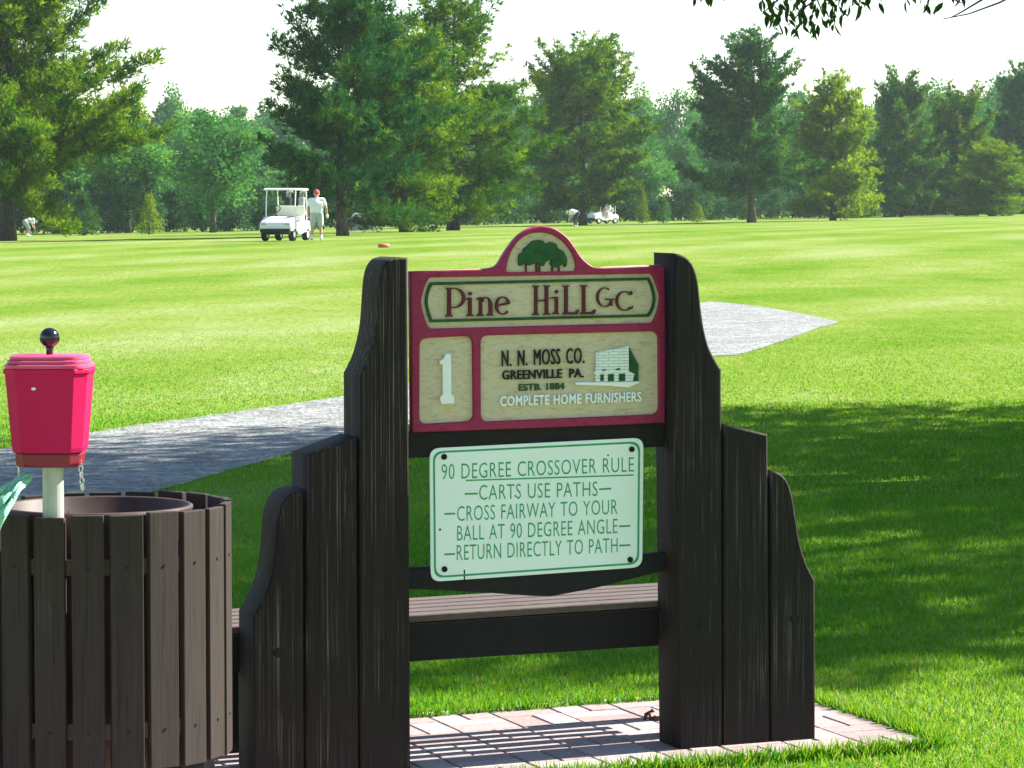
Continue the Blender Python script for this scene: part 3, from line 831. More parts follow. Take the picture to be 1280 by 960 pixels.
# ------------------------------------------------------------------ slatted litter barrel
BD_ = 8.38
BC = np.array([(119 - 640) / FPX * BD_, BD_, 0]); BC[2] = gz(BC[0], BC[1]) + .014
BAR = thing('litter_barrel', BC, 'round litter barrel clad in upright brown wooden slats', 'litter bin')
RB_, NS = .3505, 22
BTOP = CAM_H - (631 - HORIZON) / FPX * BD_ - BC[2]
BBOT = CAM_H - (941 - HORIZON) / FPX * BD_ - BC[2]
tilt = .02
for k in range(NS):
    a = -math.pi / 2 + R(3.5) + 2 * math.pi * k / NS
    rd = np.array([math.cos(a), math.sin(a), 0]); tg = np.array([-math.sin(a), math.cos(a), 0])
    z0 = BBOT + random.uniform(-.006, .006); z1_ = BTOP + random.uniform(-.004, .004) + tilt * rd[0] * RB_
    c = BC + rd * (RB_ - .01) + Z_ * (z0 + z1_) / 2
    w = .083 + random.uniform(-.003, .003)
    o = MB().box(c, (w, .02, z1_ - z0), np.array([tg, rd, Z_])).build('slat', M['slat'], BAR, bevel=.0025)
    for zz in (BBOT + .1, BTOP - .13):
        scr = MB(); scr.lathe([(.004, 0), (.004, .003)], (0, 0, 0), 8)
        n0 = len(scr.v) - 16
        for i in range(n0, n0 + 16):
            x, y, z = scr.v[i]
            scr.v[i] = tuple(BC + rd * (RB_ + z - .001) + tg * x + Z_ * (zz + y))
        scr.build('screw', M['bolt'], o, origin=BC)
for zz in (BBOT + .08, BTOP - .15):
    hb = MB(); prof = [(.339, zz), (.339, zz + .04), (.334, zz + .04), (.334, zz), (.339, zz)]
    hb.lathe(prof, BC, 48, cap=False); hb.build('hoop', M['drum'], BAR, smooth=False)
dr = MB(); dr.lathe([(.243, .03), (.246, .05), (.246, BTOP - .018), (.252, BTOP - .012), (.252, BTOP - .004), (.246, BTOP), (.239, BTOP - .004), (.239, .05), (.02, .045)], BC, 56, cap=False)
dr.build('drum', M['drum'], BAR, smooth=True)
for a in (35, 145, 215, 325, 90):
    p = BC + np.array([math.cos(R(a)) * .29, math.sin(R(a)) * .29, 0])
    rd = np.array([math.cos(R(a)), math.sin(R(a)), 0]); tg = np.array([-rd[1], rd[0], 0])
    MB().box(p + Z_ * (BBOT + .05) / 2, (.09, .075, BBOT + .05), np.array([tg, rd, Z_])).build('foot', M['apron'], BAR, bevel=.003)

# ------------------------------------------------------------------ ball washer on its pipe
WD = BD_ - .292
WB = np.array([(64.5 - 640) / FPX * WD, WD, 0]); WB[2] = gz(WB[0], WB[1]) + .014
WASH = thing('ball_washer', WB, 'red plastic golf ball washer on a grey steel pipe with a round black handle', 'ball washer')
zof = lambda py: CAM_H + ray(66, py)[2] / ray(66, py)[1] * WD
PX = FPX / WD
cxo = lambda px: np.array([(px - 640) / FPX * WD - WB[0], 0, 0])
MB().lathe([(.027, 0.0), (.027, zof(578) - WB[2])], WB, 24).build('pipe', M['galv'], WASH, smooth=False, bevel=.001)
bw = MB()
ctr = WB + cxo(61.5)
def octo(wt, zz, cx=0.0, depth=.92, ch=.3):
    h, d = wt / 2, wt / 2 * depth; c = ch * wt / 2
    return [np.array([x + cx, y, zz]) for x, y in ((-h + c, -d), (h - c, -d), (h, -d + c), (h, d - c), (h - c, d), (-h + c, d), (-h, d - c), (-h, -d + c))]
def loft(mb, base, rings):
    n = len(rings[0]); vs = [np.array([base[0], base[1], 0]) + p for r in rings for p in r]; fs = []
    for i in range(len(rings) - 1):
        for k in range(n): fs.append((i * n + k, i * n + (k + 1) % n, (i + 1) * n + (k + 1) % n, (i + 1) * n + k))
    fs.append(tuple(range(n - 1, -1, -1))); fs.append(tuple((len(rings) - 1) * n + k for k in range(n)))
    return mb.add(vs, fs)
wpx = lambda w: w / PX
loft(bw, ctr, [octo(wpx(85), zof(564)), octo(wpx(88), zof(558)), octo(wpx(103), zof(466)), octo(wpx(107), zof(465)), octo(wpx(107), zof(459.5))])
bw.build('bucket', M['bucket'], WASH, bevel=.014, seg=4)
lo2 = MB(); loft(lo2, ctr, [octo(wpx(74), zof(582)), octo(wpx(80), zof(578)), octo(wpx(82), zof(564.6))]); lo2.build('bucket_base', M['bucket_dark'], WASH, bevel=.004)
def rrect(wt, zz, depth=.92, r=.42, n=5):
    h, d = wt / 2, wt / 2 * depth; c = r * wt / 2; out = []
    for sx, sy, a0 in ((1, -1, -90), (1, 1, 0), (-1, 1, 90), (-1, -1, 180)):
        for k in range(n + 1):
            a = R(a0 + 90 * k / n); out.append(np.array([sx * (h - c) + c * math.cos(a), sy * (d - c) + c * math.sin(a), zz]))
    return out
ld = MB()
for w0, y0, y1 in ((104, 459.2, 453.4), (98, 453.3, 448.4), (92, 448.3, 443.2)):
    loft(ld, ctr, [rrect(wpx(w0), zof(y0)), rrect(wpx(w0 + 1.5), zof(y0 - .8)), rrect(wpx(w0 + 1), zof(y1 + 1.4)), rrect(wpx(w0 - 3), zof(y1))])
lo_ = ld.build('lid', M['lid'], WASH, smooth=True); lo_.data.set_sharp_from_angle(angle=R(40))
hk = ctr + np.array([-.0, 0, 0])
MB().lathe([(.009, zof(444)), (.0085, zof(438)), (.012, zof(432))], (hk[0], hk[1], 0), 16).build('handle_rod', M['blackball'], WASH, smooth=True)
rb = wpx(12.6); zc = zof(422)
MB().lathe([(max(.0005, rb * math.sin(math.pi * k / 16)), zc - rb * math.cos(math.pi * k / 16)) for k in range(17)], (hk[0], hk[1], 0), 24).build('handle_knob', M['blackball'], WASH, smooth=True)
fr = ctr + np.array([wpx(-13.5), -wpx(107) / 2 * .92 * .955, 0])
MB().lathe([(.0004, -.004), (.005, -.003), (.006, 0), (.005, .003), (.0004, .004)], fr + Z_ * zof(481), 12).build('rivet', M['white_paint'], WASH, smooth=True)
sm = MB(); sm.tube([fr + Z_ * zof(487) + np.array([0, .0035, 0]), fr + Z_ * zof(556) + np.array([0, .0185, 0])], .0022, 8); sm.build('moulding_seam', M['bucket'], WASH)
def links(px, y0, y1, n, dx):
    r = .0065
    for k in range(n):
        mb = MB()
        c = np.array([ctr[0] + wpx(px - 61.5) + dx * k / n, ctr[1] - .02, zof(y0 + (y1 - y0) * (k + .5) / n)])
        a = np.array([1, 0, 0]) if k % 2 else np.array([.5, .85, 0])
        mb.tube([c + a * r * .75 * math.cos(t * math.pi / 5) + Z_ * r * 1.35 * math.sin(t * math.pi / 5) for t in range(11)], .0021, 6, cap=False)
        mb.build('chain_link', M['chain'], WASH)
links(100, 574, 612, 5, .006)
MB().tube([ctr + np.array([wpx(23 - 61.5), -.03, zof(566)]), ctr + np.array([wpx(24 - 61.5), -.03, zof(590)]), ctr + np.array([wpx(22 - 61.5), -.03, zof(604)]), ctr + np.array([wpx(19 - 61.5), -.03, zof(603)])], .0022, 6).build('towel_hook', M['chain'], WASH)

# mint towel hanging from the hook, pulled away to the left over the slats
def towel():
    na, nb = 26, 20
    top = smooth_poly([(37, 592), (31, 592), (24, 597), (14, 604), (0, 611), (-25, 622), (-55, 632)], 8)
    bot = smooth_poly([(39, 601), (32, 608), (24, 613), (14, 634), (3, 656), (-14, 694), (-34, 728)], 8)
    n = len(top); V = []
    for i in range(n):
        for j in range(nb + 1):
            t = j / nb
            px = top[i][0] * (1 - t) + bot[i][0] * t; py = top[i][1] * (1 - t) + bot[i][1] * t
            f = min(1, i / n * 1.6)
            d = WD - .045 - .16 * f * (.4 + t) + .012 * math.sin(t * 17 + i * .12) * (.4 + f) + .006 * math.sin(t * 31 - i * .3)
            V.append(pix3(px, py, d))
    V = np.array(V); q = []
    for i in range(n - 1):
        for j in range(nb):
            a = i * (nb + 1) + j; q.append((a, a + 1, a + nb + 2, a + nb + 1))
    base = V.mean(0)
    mb = MB(); mb.add(V, q)
    o = mb.build('golf_towel', M['towel'], None, smooth=True, origin=base); o.location = Vector(base)
    m = o.modifiers.new('thickness', 'SOLIDIFY'); m.thickness = .005
    tag(o, 'mint green cloth towel hanging from the hook under the red ball washer', 'towel')
towel()

# small dead plant at the post's foot
dp = ground_hit(815, 907)
DPL = MB()
for (pts) in (((805, 902), (808, 893), (812, 889)), ((813, 900), (819, 897), (823, 899)), ((811, 890), (815, 887.5), (818, 889)), ((812, 905), (818, 903), (824, 900))):
    path = [pix3(x, y, dp[1]) for x, y in pts]
    path.insert(0, dp + np.array([.002, 0, .0]))
    DPL.tube([p + np.array([0, random.uniform(-.01, .01), 0]) for p in path], [.002, .005, .007, .001], 5)
o = DPL.build('dried_weed', M['dryleaf'], None, origin=dp); o.location = Vector(dp)
tag(o, 'curled brown dead weed at the foot of the timber post', 'weed')

# ------------------------------------------------------------------ trees
def tree_meshes(trunk_mb, V, Q, tints, name):
    tm = trunk_mb.mesh('trunk', smooth=True)
    tm.materials.append(M['bark'])
    cm = big_mesh('crown', V, Q); tint_attr(cm, tints)
    return tm, cm

def pine_mesh(h, r, base, seed, whorl=.55, tuft_n=9, tuft_l=.30, droop=.0, lean=0.0, tuft_w=.055, dens=1.0, ragged=.3, top_pow=.75, twig=.32):
    """a pine: whorls of limbs carrying flat sprays of needle tufts, upturned at the tips"""
    g = np.random.default_rng(seed); mb = MB()
    ax = lambda z: np.array([lean * (z / h) ** 1.5 * h * .1 + .08 * math.sin(z * .7 + seed), .08 * math.cos(z * .6 + seed), z])
    r0 = .019 * h + .02
    mb.tube([ax(h * t) for t in np.linspace(0, .98, 12)], [r0 * 1.35] + [r0 * (1 - t) ** .85 + .012 for t in np.linspace(.09, .98, 11)], 9)
    P, U = [], []
    z = base * h; az0 = g.uniform(0, 6)
    while z < h * .985:
        t = (z - base * h) / (h * (1 - base))
        prof = (1 - t) ** top_pow * (.72 + .28 * min(1, t * 4 + .25))
        nb = int(g.integers(4, 7)) if t < .85 else 4
        for k in range(nb):
            az = az0 + 2 * math.pi * k / nb + g.normal() * .35
            L = max(.25, r * prof * (1 + g.normal() * ragged))
            L = min(L, r * (prof * 1.22 + .06))
            el = R(-12 * droop + 10 + 40 * t ** 1.5 + g.normal() * 15)
            d = np.array([math.cos(az), math.sin(az), 0])
            p0 = ax(max(base * h * .8, z + g.normal() * whorl * .45))
            pts = []
            for q in np.linspace(0, 1, 6):
                up = math.sin(el) * L * q + L * .22 * q ** 2.2 - L * .10 * droop * q
                pts.append(p0 + d * L * q * math.cos(el) + np.array([0, 0, up]))
            br = max(.012, .010 * L + .01)
            mb.tube(pts, [br * (1 - .8 * q) for q in np.linspace(0, 1, 6)], 5, cap=False)
            side = np.array([-d[1], d[0], 0])
            ns = max(3, int(L * 5.5 * dens))
            for q in np.linspace(.22, 1.0, ns):
                i = min(4, int(q * 5)); w = q * 5 - i
                pb = pts[i] * (1 - w) + pts[i + 1] * w
                for sgn in (-1, 1):
                    tl = twig * L * (1.15 - q) * g.uniform(.5, 1.2) + .12
                    dd = unit(d * .75 + side * sgn * g.uniform(.5, 1.1) + np.array([0, 0, g.uniform(-.2, .85)]))
                    m = max(1, int(tl / .17))
                    for a in range(m):
                        f = (a + 1) / m
                        P.append(pb + dd * tl * f + g.normal(size=3) * np.array([.08, .08, .13])); U.append(unit(dd * .7 + np.array([0, 0, .7])))
            P.append(pts[-1]); U.append(unit(d + np.array([0, 0, .8])))
        z += whorl * g.uniform(.7, 1.3) * (1 - .35 * t); az0 += 1.1
    for q in range(5):
        P.append(ax(h * (.97 + .006 * q))); U.append(np.array([0, 0, 1.0]))
    P, U = np.array(P), np.array(U)
    tt = np.repeat(g.uniform(0, 1, len(P)), tuft_n) * .6 + g.uniform(0, .4, len(P) * tuft_n)
    P = np.repeat(P, tuft_n, 0); U = np.repeat(U, tuft_n, 0)
    P = P + g.normal(size=P.shape) * tuft_l * .12
    U = unit(U + g.normal(size=U.shape) * .72)
    V, Q = leaf_quads(P, U, tuft_l * g.uniform(.6, 1.15, len(P)), tuft_w * g.uniform(.7, 1.4, len(P)))
    return tree_meshes(mb, V, Q, tt, 'pine')

def broad_mesh(h, r, base, seed, nl=44, leaf=.34, per=150, squash=1.0, cl=.26):
    """a broad-leaved tree: trunk forking into limbs, leaves in many uneven clumps"""
    g = np.random.default_rng(seed); mb = MB()
    r0 = .016 * h + .03
    mb.tube([(0, 0, 0), (.05, 0, h * .12), (0, .06, h * .3), (.1, 0, h * .55), (.05, .05, h * .8)], [r0 * 1.4, r0, r0 * .85, r0 * .5, r0 * .15], 8)
    cz, rz = h * (base + 1) / 2, h * (1 - base) / 2
    P, U, T = [], [], []
    for k in range(nl):
        v = unit(g.normal(size=3)); rad = g.uniform(.35, .95)
        z = v[2] * rad
        wid = (1 - max(0, z) ** 2 * .55) * (1 - .25 * max(0, -z))
        c = np.array([v[0] * rad * r * wid, v[1] * rad * r * wid, cz + z * rz * .93])
        if k % 3 == 0:
            s0 = np.array([0, 0, h * g.uniform(.2, .5)])
            mb.tube([s0, s0 * .5 + c * .5 + g.normal(size=3) * .15, c], [r0 * .4, r0 * .22, .02], 5, cap=False)
        cr = r * cl * g.uniform(.7, 1.35)
        n = int(per * g.uniform(.7, 1.3))
        q = unit(g.normal(size=(n, 3)) + np.array([0, 0, .25])) * (g.uniform(0, 1, (n, 1)) ** .45) * cr * np.array([1.15, 1.15, .8])
        P.append(c + q); U.append(unit(q + g.normal(size=(n, 3)) * cr * .8 + np.array([0, 0, -.1]))); T.append(g.uniform(0, .6) + g.uniform(0, .4, n))
    P, U, T = np.concatenate(P), np.concatenate(U), np.concatenate(T)
    ok = P[:, 2] > h * base * .6
    P, U, T = P[ok], U[ok], T[ok]
    V, Q = leaf_quads(P, U, leaf * g.uniform(.6, 1.2, len(P)), leaf * .62 * g.uniform(.7, 1.2, len(P)))
    return tree_meshes(mb, V, Q, T, 'broad')

def plant_tree(name, label, cat, meshes, mat, px, D, h0, r0, top_y=None, half_px=None, rz=0.0, group=None, shrub=False):
    g = at_depth(px, D)
    if top_y is None: sz = 1.0
    else:
        top = CAM_H + ray(px, top_y)[2] / ray(px, top_y)[1] * D
        sz = (top - g[2]) / h0
    sx = sz if half_px is None else half_px / FPX * D / r0
    t = thing(name, g - Z_ * .03, label, cat, group, rz)
    for part, me in zip(('trunk', 'crown'), meshes):
        key = (me.name, mat.name)
        if part == 'crown':
            if key not in CROWN:
                m2 = me if not me.materials else me.copy()
                m2.materials.clear(); m2.materials.append(mat); CROWN[key] = m2
            me = CROWN[key]
        o = bpy.data.objects.new('stem' if shrub and part == 'trunk' else part, me); COL.objects.link(o); o.parent = t
        o.scale = (sx, sx, sz)
    return t
CROWN = {}

PA = pine_mesh(15.3, 6.4, .13, 11, whorl=.72, droop=.5, tuft_n=10, tuft_l=.36, dens=.7, ragged=.24, lean=.15, tuft_w=.06, twig=.36)
PB_ = pine_mesh(10.6, 4.3, .13, 23, whorl=.66, twig=.38, tuft_n=10, ragged=.26, dens=.8, top_pow=.42, droop=.4)
PC = pine_mesh(9.5, 3.3, .06, 31, whorl=.48, dens=.9, twig=.38, tuft_n=9, ragged=.22, top_pow=.42, droop=.8)
PD = pine_mesh(12.4, 4.4, .07, 44, whorl=.7, dens=.8, twig=.38, tuft_n=9, ragged=.25, top_pow=.5, droop=.7)
PE = pine_mesh(12.2, 5.0, .08, 52, whorl=.75, dens=.75, twig=.36, tuft_n=9, tuft_l=.34, tuft_w=.085, ragged=.2, top_pow=.24, droop=.6)
PR = pine_mesh(11, 4.4, .07, 58, whorl=.62, dens=.8, twig=.36, tuft_n=9, tuft_l=.34, tuft_w=.085, ragged=.18, top_pow=.2, droop=.7)
PF = pine_mesh(12.8, 4.9, .14, 67, whorl=.85, dens=.75, twig=.36, tuft_n=10, tuft_l=.36, tuft_w=.085, ragged=.3, top_pow=.52, droop=.3)
PG = pine_mesh(10, 3.9, .02, 71, whorl=.6, dens=.8, tuft_n=9, tuft_l=.34, tuft_w=.085, ragged=.16, top_pow=.4, droop=.6)
SP = pine_mesh(3.0, 1.1, .03, 83, whorl=.24, tuft_n=8, tuft_l=.16, tuft_w=.05, ragged=.15, top_pow=1.0)
BA = broad_mesh(17, 5.2, .12, 5, nl=70, per=150, leaf=.55)
BB = broad_mesh(17, 5.4, .14, 8, nl=64, per=150, leaf=.55, cl=.3)
BCm = broad_mesh(14, 4.6, .08, 15, nl=56, per=130, leaf=.42)
SH = broad_mesh(3.4, 2.4, -.1, 19, nl=26, per=90, leaf=.34, cl=.36)

pt = lambda *a, **k: plant_tree(*a, **k)
pt('pine_tree', 'giant spreading pine at the left edge of the photo, its crown cut by the frame', 'tree', PA, M['pine'], 12, 133, 15.3, 6.4, -165, 186, .4)
pt('pine_tree', 'tall dark pine rising directly behind the white golf cart and its golfer', 'tree', PB_, M['pine_blue'], 428, 130, 10.6, 4.3, -38, 128, 1.2)
pt('pine_tree', 'shorter dense pine with drooping low boughs squeezed between two tall pines', 'tree', PC, M['pine'], 507, 150, 9.5, 3.3, 38, 92, 2.0)
pt('pine_tree', 'tall pine with open pointed top, its crown just left of the board arch', 'tree', PD, M['pine'], 567, 165, 12.4, 4.4, -12, 118, .3)
pt('pine_tree', 'round topped pine standing over the bent golfer and distant cart', 'tree', PE, M['pine'], 728, 232, 12.2, 5.0, 74, 92, 1.0)
pt('pine_tree', 'layered dark pine with ragged crown and bare trunk, above the right post', 'tree', PF, M['pine_blue'], 938, 230, 12.8, 4.9, 54, 92, 2.6)
pt('conifer_tree', 'broad yellow green conifer with boughs down to the grass, beside the layered dark pine', 'tree', PG, M['lime'], 1040, 238, 10, 3.9, 106, 68, .8)
pt('pine_tree', 'grey green pine with thin visible trunk, right of the broad yellow green conifer', 'tree', PR, M['pine_blue'], 1127, 272, 11, 4.4, 116, 50, 3.0)
pt('pine_tree', 'mid green pine between the grey green pine and the dark pine at the right edge', 'tree', PR, M['pine'], 1196, 276, 11, 4.4, 131, 50, 4.4)
pt('pine_tree', 'dark tall pine cut by the right edge of the photo', 'tree', PR, M['pine_blue'], 1277, 300, 11, 4.4, 104, 46, 5.6)
pt('pine_tree', 'low yellow green pine in front of the dark pine at the right edge', 'tree', PC, M['lime'], 1240, 262, 9.5, 3.3, 180, 56, 1.9)
pt('broadleaf_tree', 'rounded hazy green broadleaf tree between the giant left pine and the white golf cart', 'tree', BCm, M['broad'], 266, 212, 14, 4.6, 116, 66, .5)
pt('broadleaf_tree', 'dim broadleaf tree half hidden behind the giant left pine', 'tree', BA, M['broad'], 160, 226, 17, 5.2, 150, 60, 2.5)
pt('broadleaf_tree', 'dark broadleaf tree close behind the trunk of the giant left pine', 'tree', BB, M['broad'], 70, 232, 17, 5.4, 130, 70, 3.3)
pt('young_conifer', 'small dark young conifer near the bent grass left of the bright young conifer', 'tree', SP, M['pine_blue'], 103, 196, 3.0, 1.1, 244, 24, .3)
pt('young_conifer', 'small bright green young conifer under the right boughs of the giant left pine', 'tree', SP, M['lime'], 186, 196, 3.0, 1.1, 246, 18, 1.3)
pt('young_conifer', 'tiny pale blue green spruce at the wood edge left of the bare pine trunk', 'tree', SP, M['broad'], 830, 242, 3.0, 1.1, 251, 11, 2.3)
pt('young_conifer', 'tiny yellowish spruce nearest to the bare trunk of the layered pine', 'tree', SP, M['lime'], 872, 246, 3.0, 1.1, 256, 12, 3.3)
pt('young_conifer', 'thin yellow green sapling right of the distant cart', 'tree', SP, M['lime'], 803, 244, 3.0, 1.1, 238, 11, 4.1)

# the hazy wood behind: every tree of it a copy of one of three broadleaf trees
prof_x = [-60, 60, 150, 205, 235, 262, 300, 335, 400, 500, 600, 660, 690, 730, 780, 830, 862, 900, 965, 1035, 1080, 1125, 1165, 1205, 1245, 1300, 1360]
prof_y = [95, 100, 114, 108, 102, 118, 120, 116, 106, 100, 96, 92, 86, 92, 102, 88, 94, 106, 110, 102, 108, 88, 96, 100, 76, 88, 92]
k = 0
for row, (D0, step, off, hp) in enumerate(((425, 42, 0, 36), (340, 46, 48, 36), (300, 50, 96, 38))):
    x = -470 + row * 17
    while x < 1760:
        ty = np.interp(x, prof_x, prof_y) + off + random.uniform(-7, 9)
        ms, h0, r0 = ((BA, 17, 5.2), (BB, 17, 5.4), (BCm, 14, 4.6))[k % 3]
        pt('broadleaf_tree', 'hazy blue green broadleaf tree in the distant wood behind the fairway', 'tree', ms, M['broad'], x, D0 + random.uniform(-14, 14), h0, r0, ty, hp * random.uniform(.85, 1.25), random.uniform(0, 6), 'trees of the distant wood')
        x += step * random.uniform(.75, 1.2); k += 1
x = -470
while x < 1760:
    D = np.interp(x, [0, 300, 640, 1280], [236, 222, 262, 292]) + random.uniform(-6, 6)
    pt('shrub', 'dim leafy shrub of the understory along the edge of the wood', 'shrub', SH, M['shrub'], x, D, 3.4, 2.4, random.uniform(228, 250), random.uniform(22, 32), random.uniform(0, 6), 'understory shrubs along the wood', shrub=True)
    x += random.uniform(15, 24)

# ------------------------------------------------------------------ the shade tree off to the right, one bough hanging into view
def shade_tree():
    base = np.array([10.6, 20.5, 0.0]); base[2] = gz(base[0], base[1])
    t = thing('shade_tree', base, 'leafy shade tree whose dark bough hangs in at the top right corner', 'tree')
    g = np.random.default_rng(99); mb = MB()
    mb.tube([(0, 0, -.1), (0, 0, .5), (.05, .05, 2.2), (0, .1, 4.5), (-.1, 0, 8.5), (0, 0, 13)], [.42, .3, .26, .22, .13, .04], 12)
    P, U = [], []
    cz, rz, rx, ry = 9.0, 5.6, 7.2, 6.6
    nl = 300
    for k in range(nl):
        hz_ = g.uniform(0, 1); rad = g.uniform(.05, 1.0) ** .5 * (1 - .3 * hz_ ** 3); a = g.uniform(0, 2 * math.pi)
        c = np.array([math.cos(a) * rx * rad, math.sin(a) * ry * rad, 4.3 + 10.2 * hz_])
        if k % 4 == 0:
            mb.tube([(0, 0, g.uniform(2.2, 5)), c * .5 + np.array([0, 0, cz * .28]), c], [.09, .06, .015], 6, cap=False)
        n = 230
        q = unit(g.normal(size=(n, 3))) * (g.uniform(0, 1, (n, 1)) ** .4) * np.array([1.25, 1.25, .75])
        P.append(c + q); U.append(unit(q + g.normal(size=(n, 3)) * .8 + np.array([0, 0, -.4])))
    P, U = np.concatenate(P), np.concatenate(U)
    V, Q = leaf_quads(P, U, .2 * g.uniform(.7, 1.2, len(P)), .13 * g.uniform(.8, 1.2, len(P)))
    me = big_mesh('crown', V, Q); tint_attr(me, g.uniform(0, 1, len(Q)))
    link('trunk', mb.mesh('trunk', smooth=True), M['bark'], t)
    link('crown', me, M['maple'], t)
    # hanging bough: a limb from the crown, twigs and pointed leaves
    DB = 19.6
    tw = MB()
    P3 = lambda x, y, d=0.0: pix3(x, y, DB + d) - base
    limb = [np.array([-2.0, -.4, 5.2]), P3(1330, -190), P3(1180, -75), P3(1040, -40), P3(930, -22)]
    tw.tube(limb, [.05, .035, .022, .014, .008], 6)
    twigs = [[P3(1075, -48), P3(1040, -15), P3(1005, 10), P3(985, 32)], [P3(1040, -40), P3(1020, -5), P3(1030, 22)], [P3(985, -30), P3(972, 0), P3(952, 18)], [P3(1110, -55), P3(1085, -10), P3(1080, 10)],
             [P3(1185, -75), P3(1160, -25), P3(1150, 4)], [P3(1200, -70), P3(1195, -20), P3(1190, 2)], [P3(930, -22), P3(895, -10), P3(880, -1)],
             [P3(1330, -90), P3(1290, -18), P3(1250, 3), P3(1212, 17), P3(1178, 24)], [P3(1290, -18), P3(1230, -2), P3(1200, 16), P3(1188, 22)], [P3(1230, -60), P3(1215, -20), P3(1204, 4)]]
    for w in twigs: tw.tube(w, list(np.linspace(.010, .003, len(w))), 5)
    link('limb', tw.mesh('limb'), M['bark'], t)
    pts = []
    def sow(n, x0, x1, y0, y1, f=lambda x: 1e9):
        c = 0
        while c < n:
            x, y = g.uniform(x0, x1), g.uniform(y0, y1)
            if y < f(x): pts.append((x, y)); c += 1
    sow(240, 950, 1092, -60, 38, lambda x: np.interp(x, [955, 975, 1000, 1030, 1060, 1092], [20, 30, 40, 40, 20, 10]))
    sow(26, 1098, 1150, -50, 8); sow(34, 1150, 1212, -60, 6); sow(12, 868, 905, -40, -3); sow(90, 900, 1300, -130, -8)
    lv, lf = [], []
    for (x, y) in pts:
        p = P3(x, y, g.uniform(-.45, .45)); L = g.uniform(.06, .105)
        d = unit(np.array([g.normal() * .55, g.normal() * .5, -1.0])); w = unit(np.cross(d, g.normal(size=3))); nn = np.cross(d, w)
        n0 = len(lv)
        for (a, b, c) in ((0, 0, 0), (.3, .16, .05), (.6, .14, .04), (1.0, 0, -.12), (.6, -.14, .04), (.3, -.16, .05)):
            lv.append(p + d * L * a + w * L * b + nn * L * c)
        lf += [(n0, n0 + 1, n0 + 2, n0 + 3), (n0, n0 + 3, n0 + 4, n0 + 5)]
    me = big_mesh('bough_leaves', np.array(lv), np.array(lf)); tint_attr(me, g.uniform(0, 1, len(lf)))
    link('bough_leaves', me, M['maple'], t)
shade_tree()

# ------------------------------------------------------------------ golfers
def remeshed(name, mb, mat, parent, vox):
    tmp = link('tmp', mb.mesh('tmp'), None)
    m = tmp.modifiers.new('r', 'REMESH'); m.mode = 'VOXEL'; m.voxel_size = vox; m.use_smooth_shade = True
    s = tmp.modifiers.new('s', 'SMOOTH'); s.iterations = 2; s.factor = .5
    dg = bpy.context.evaluated_depsgraph_get(); dg.update()
    me = bpy.data.meshes.new_from_object(tmp.evaluated_get(dg)); me.name = name
    old = tmp.data; bpy.data.objects.remove(tmp); bpy.data.meshes.remove(old)
    me.shade_smooth()
    return link(name, me, mat, parent)

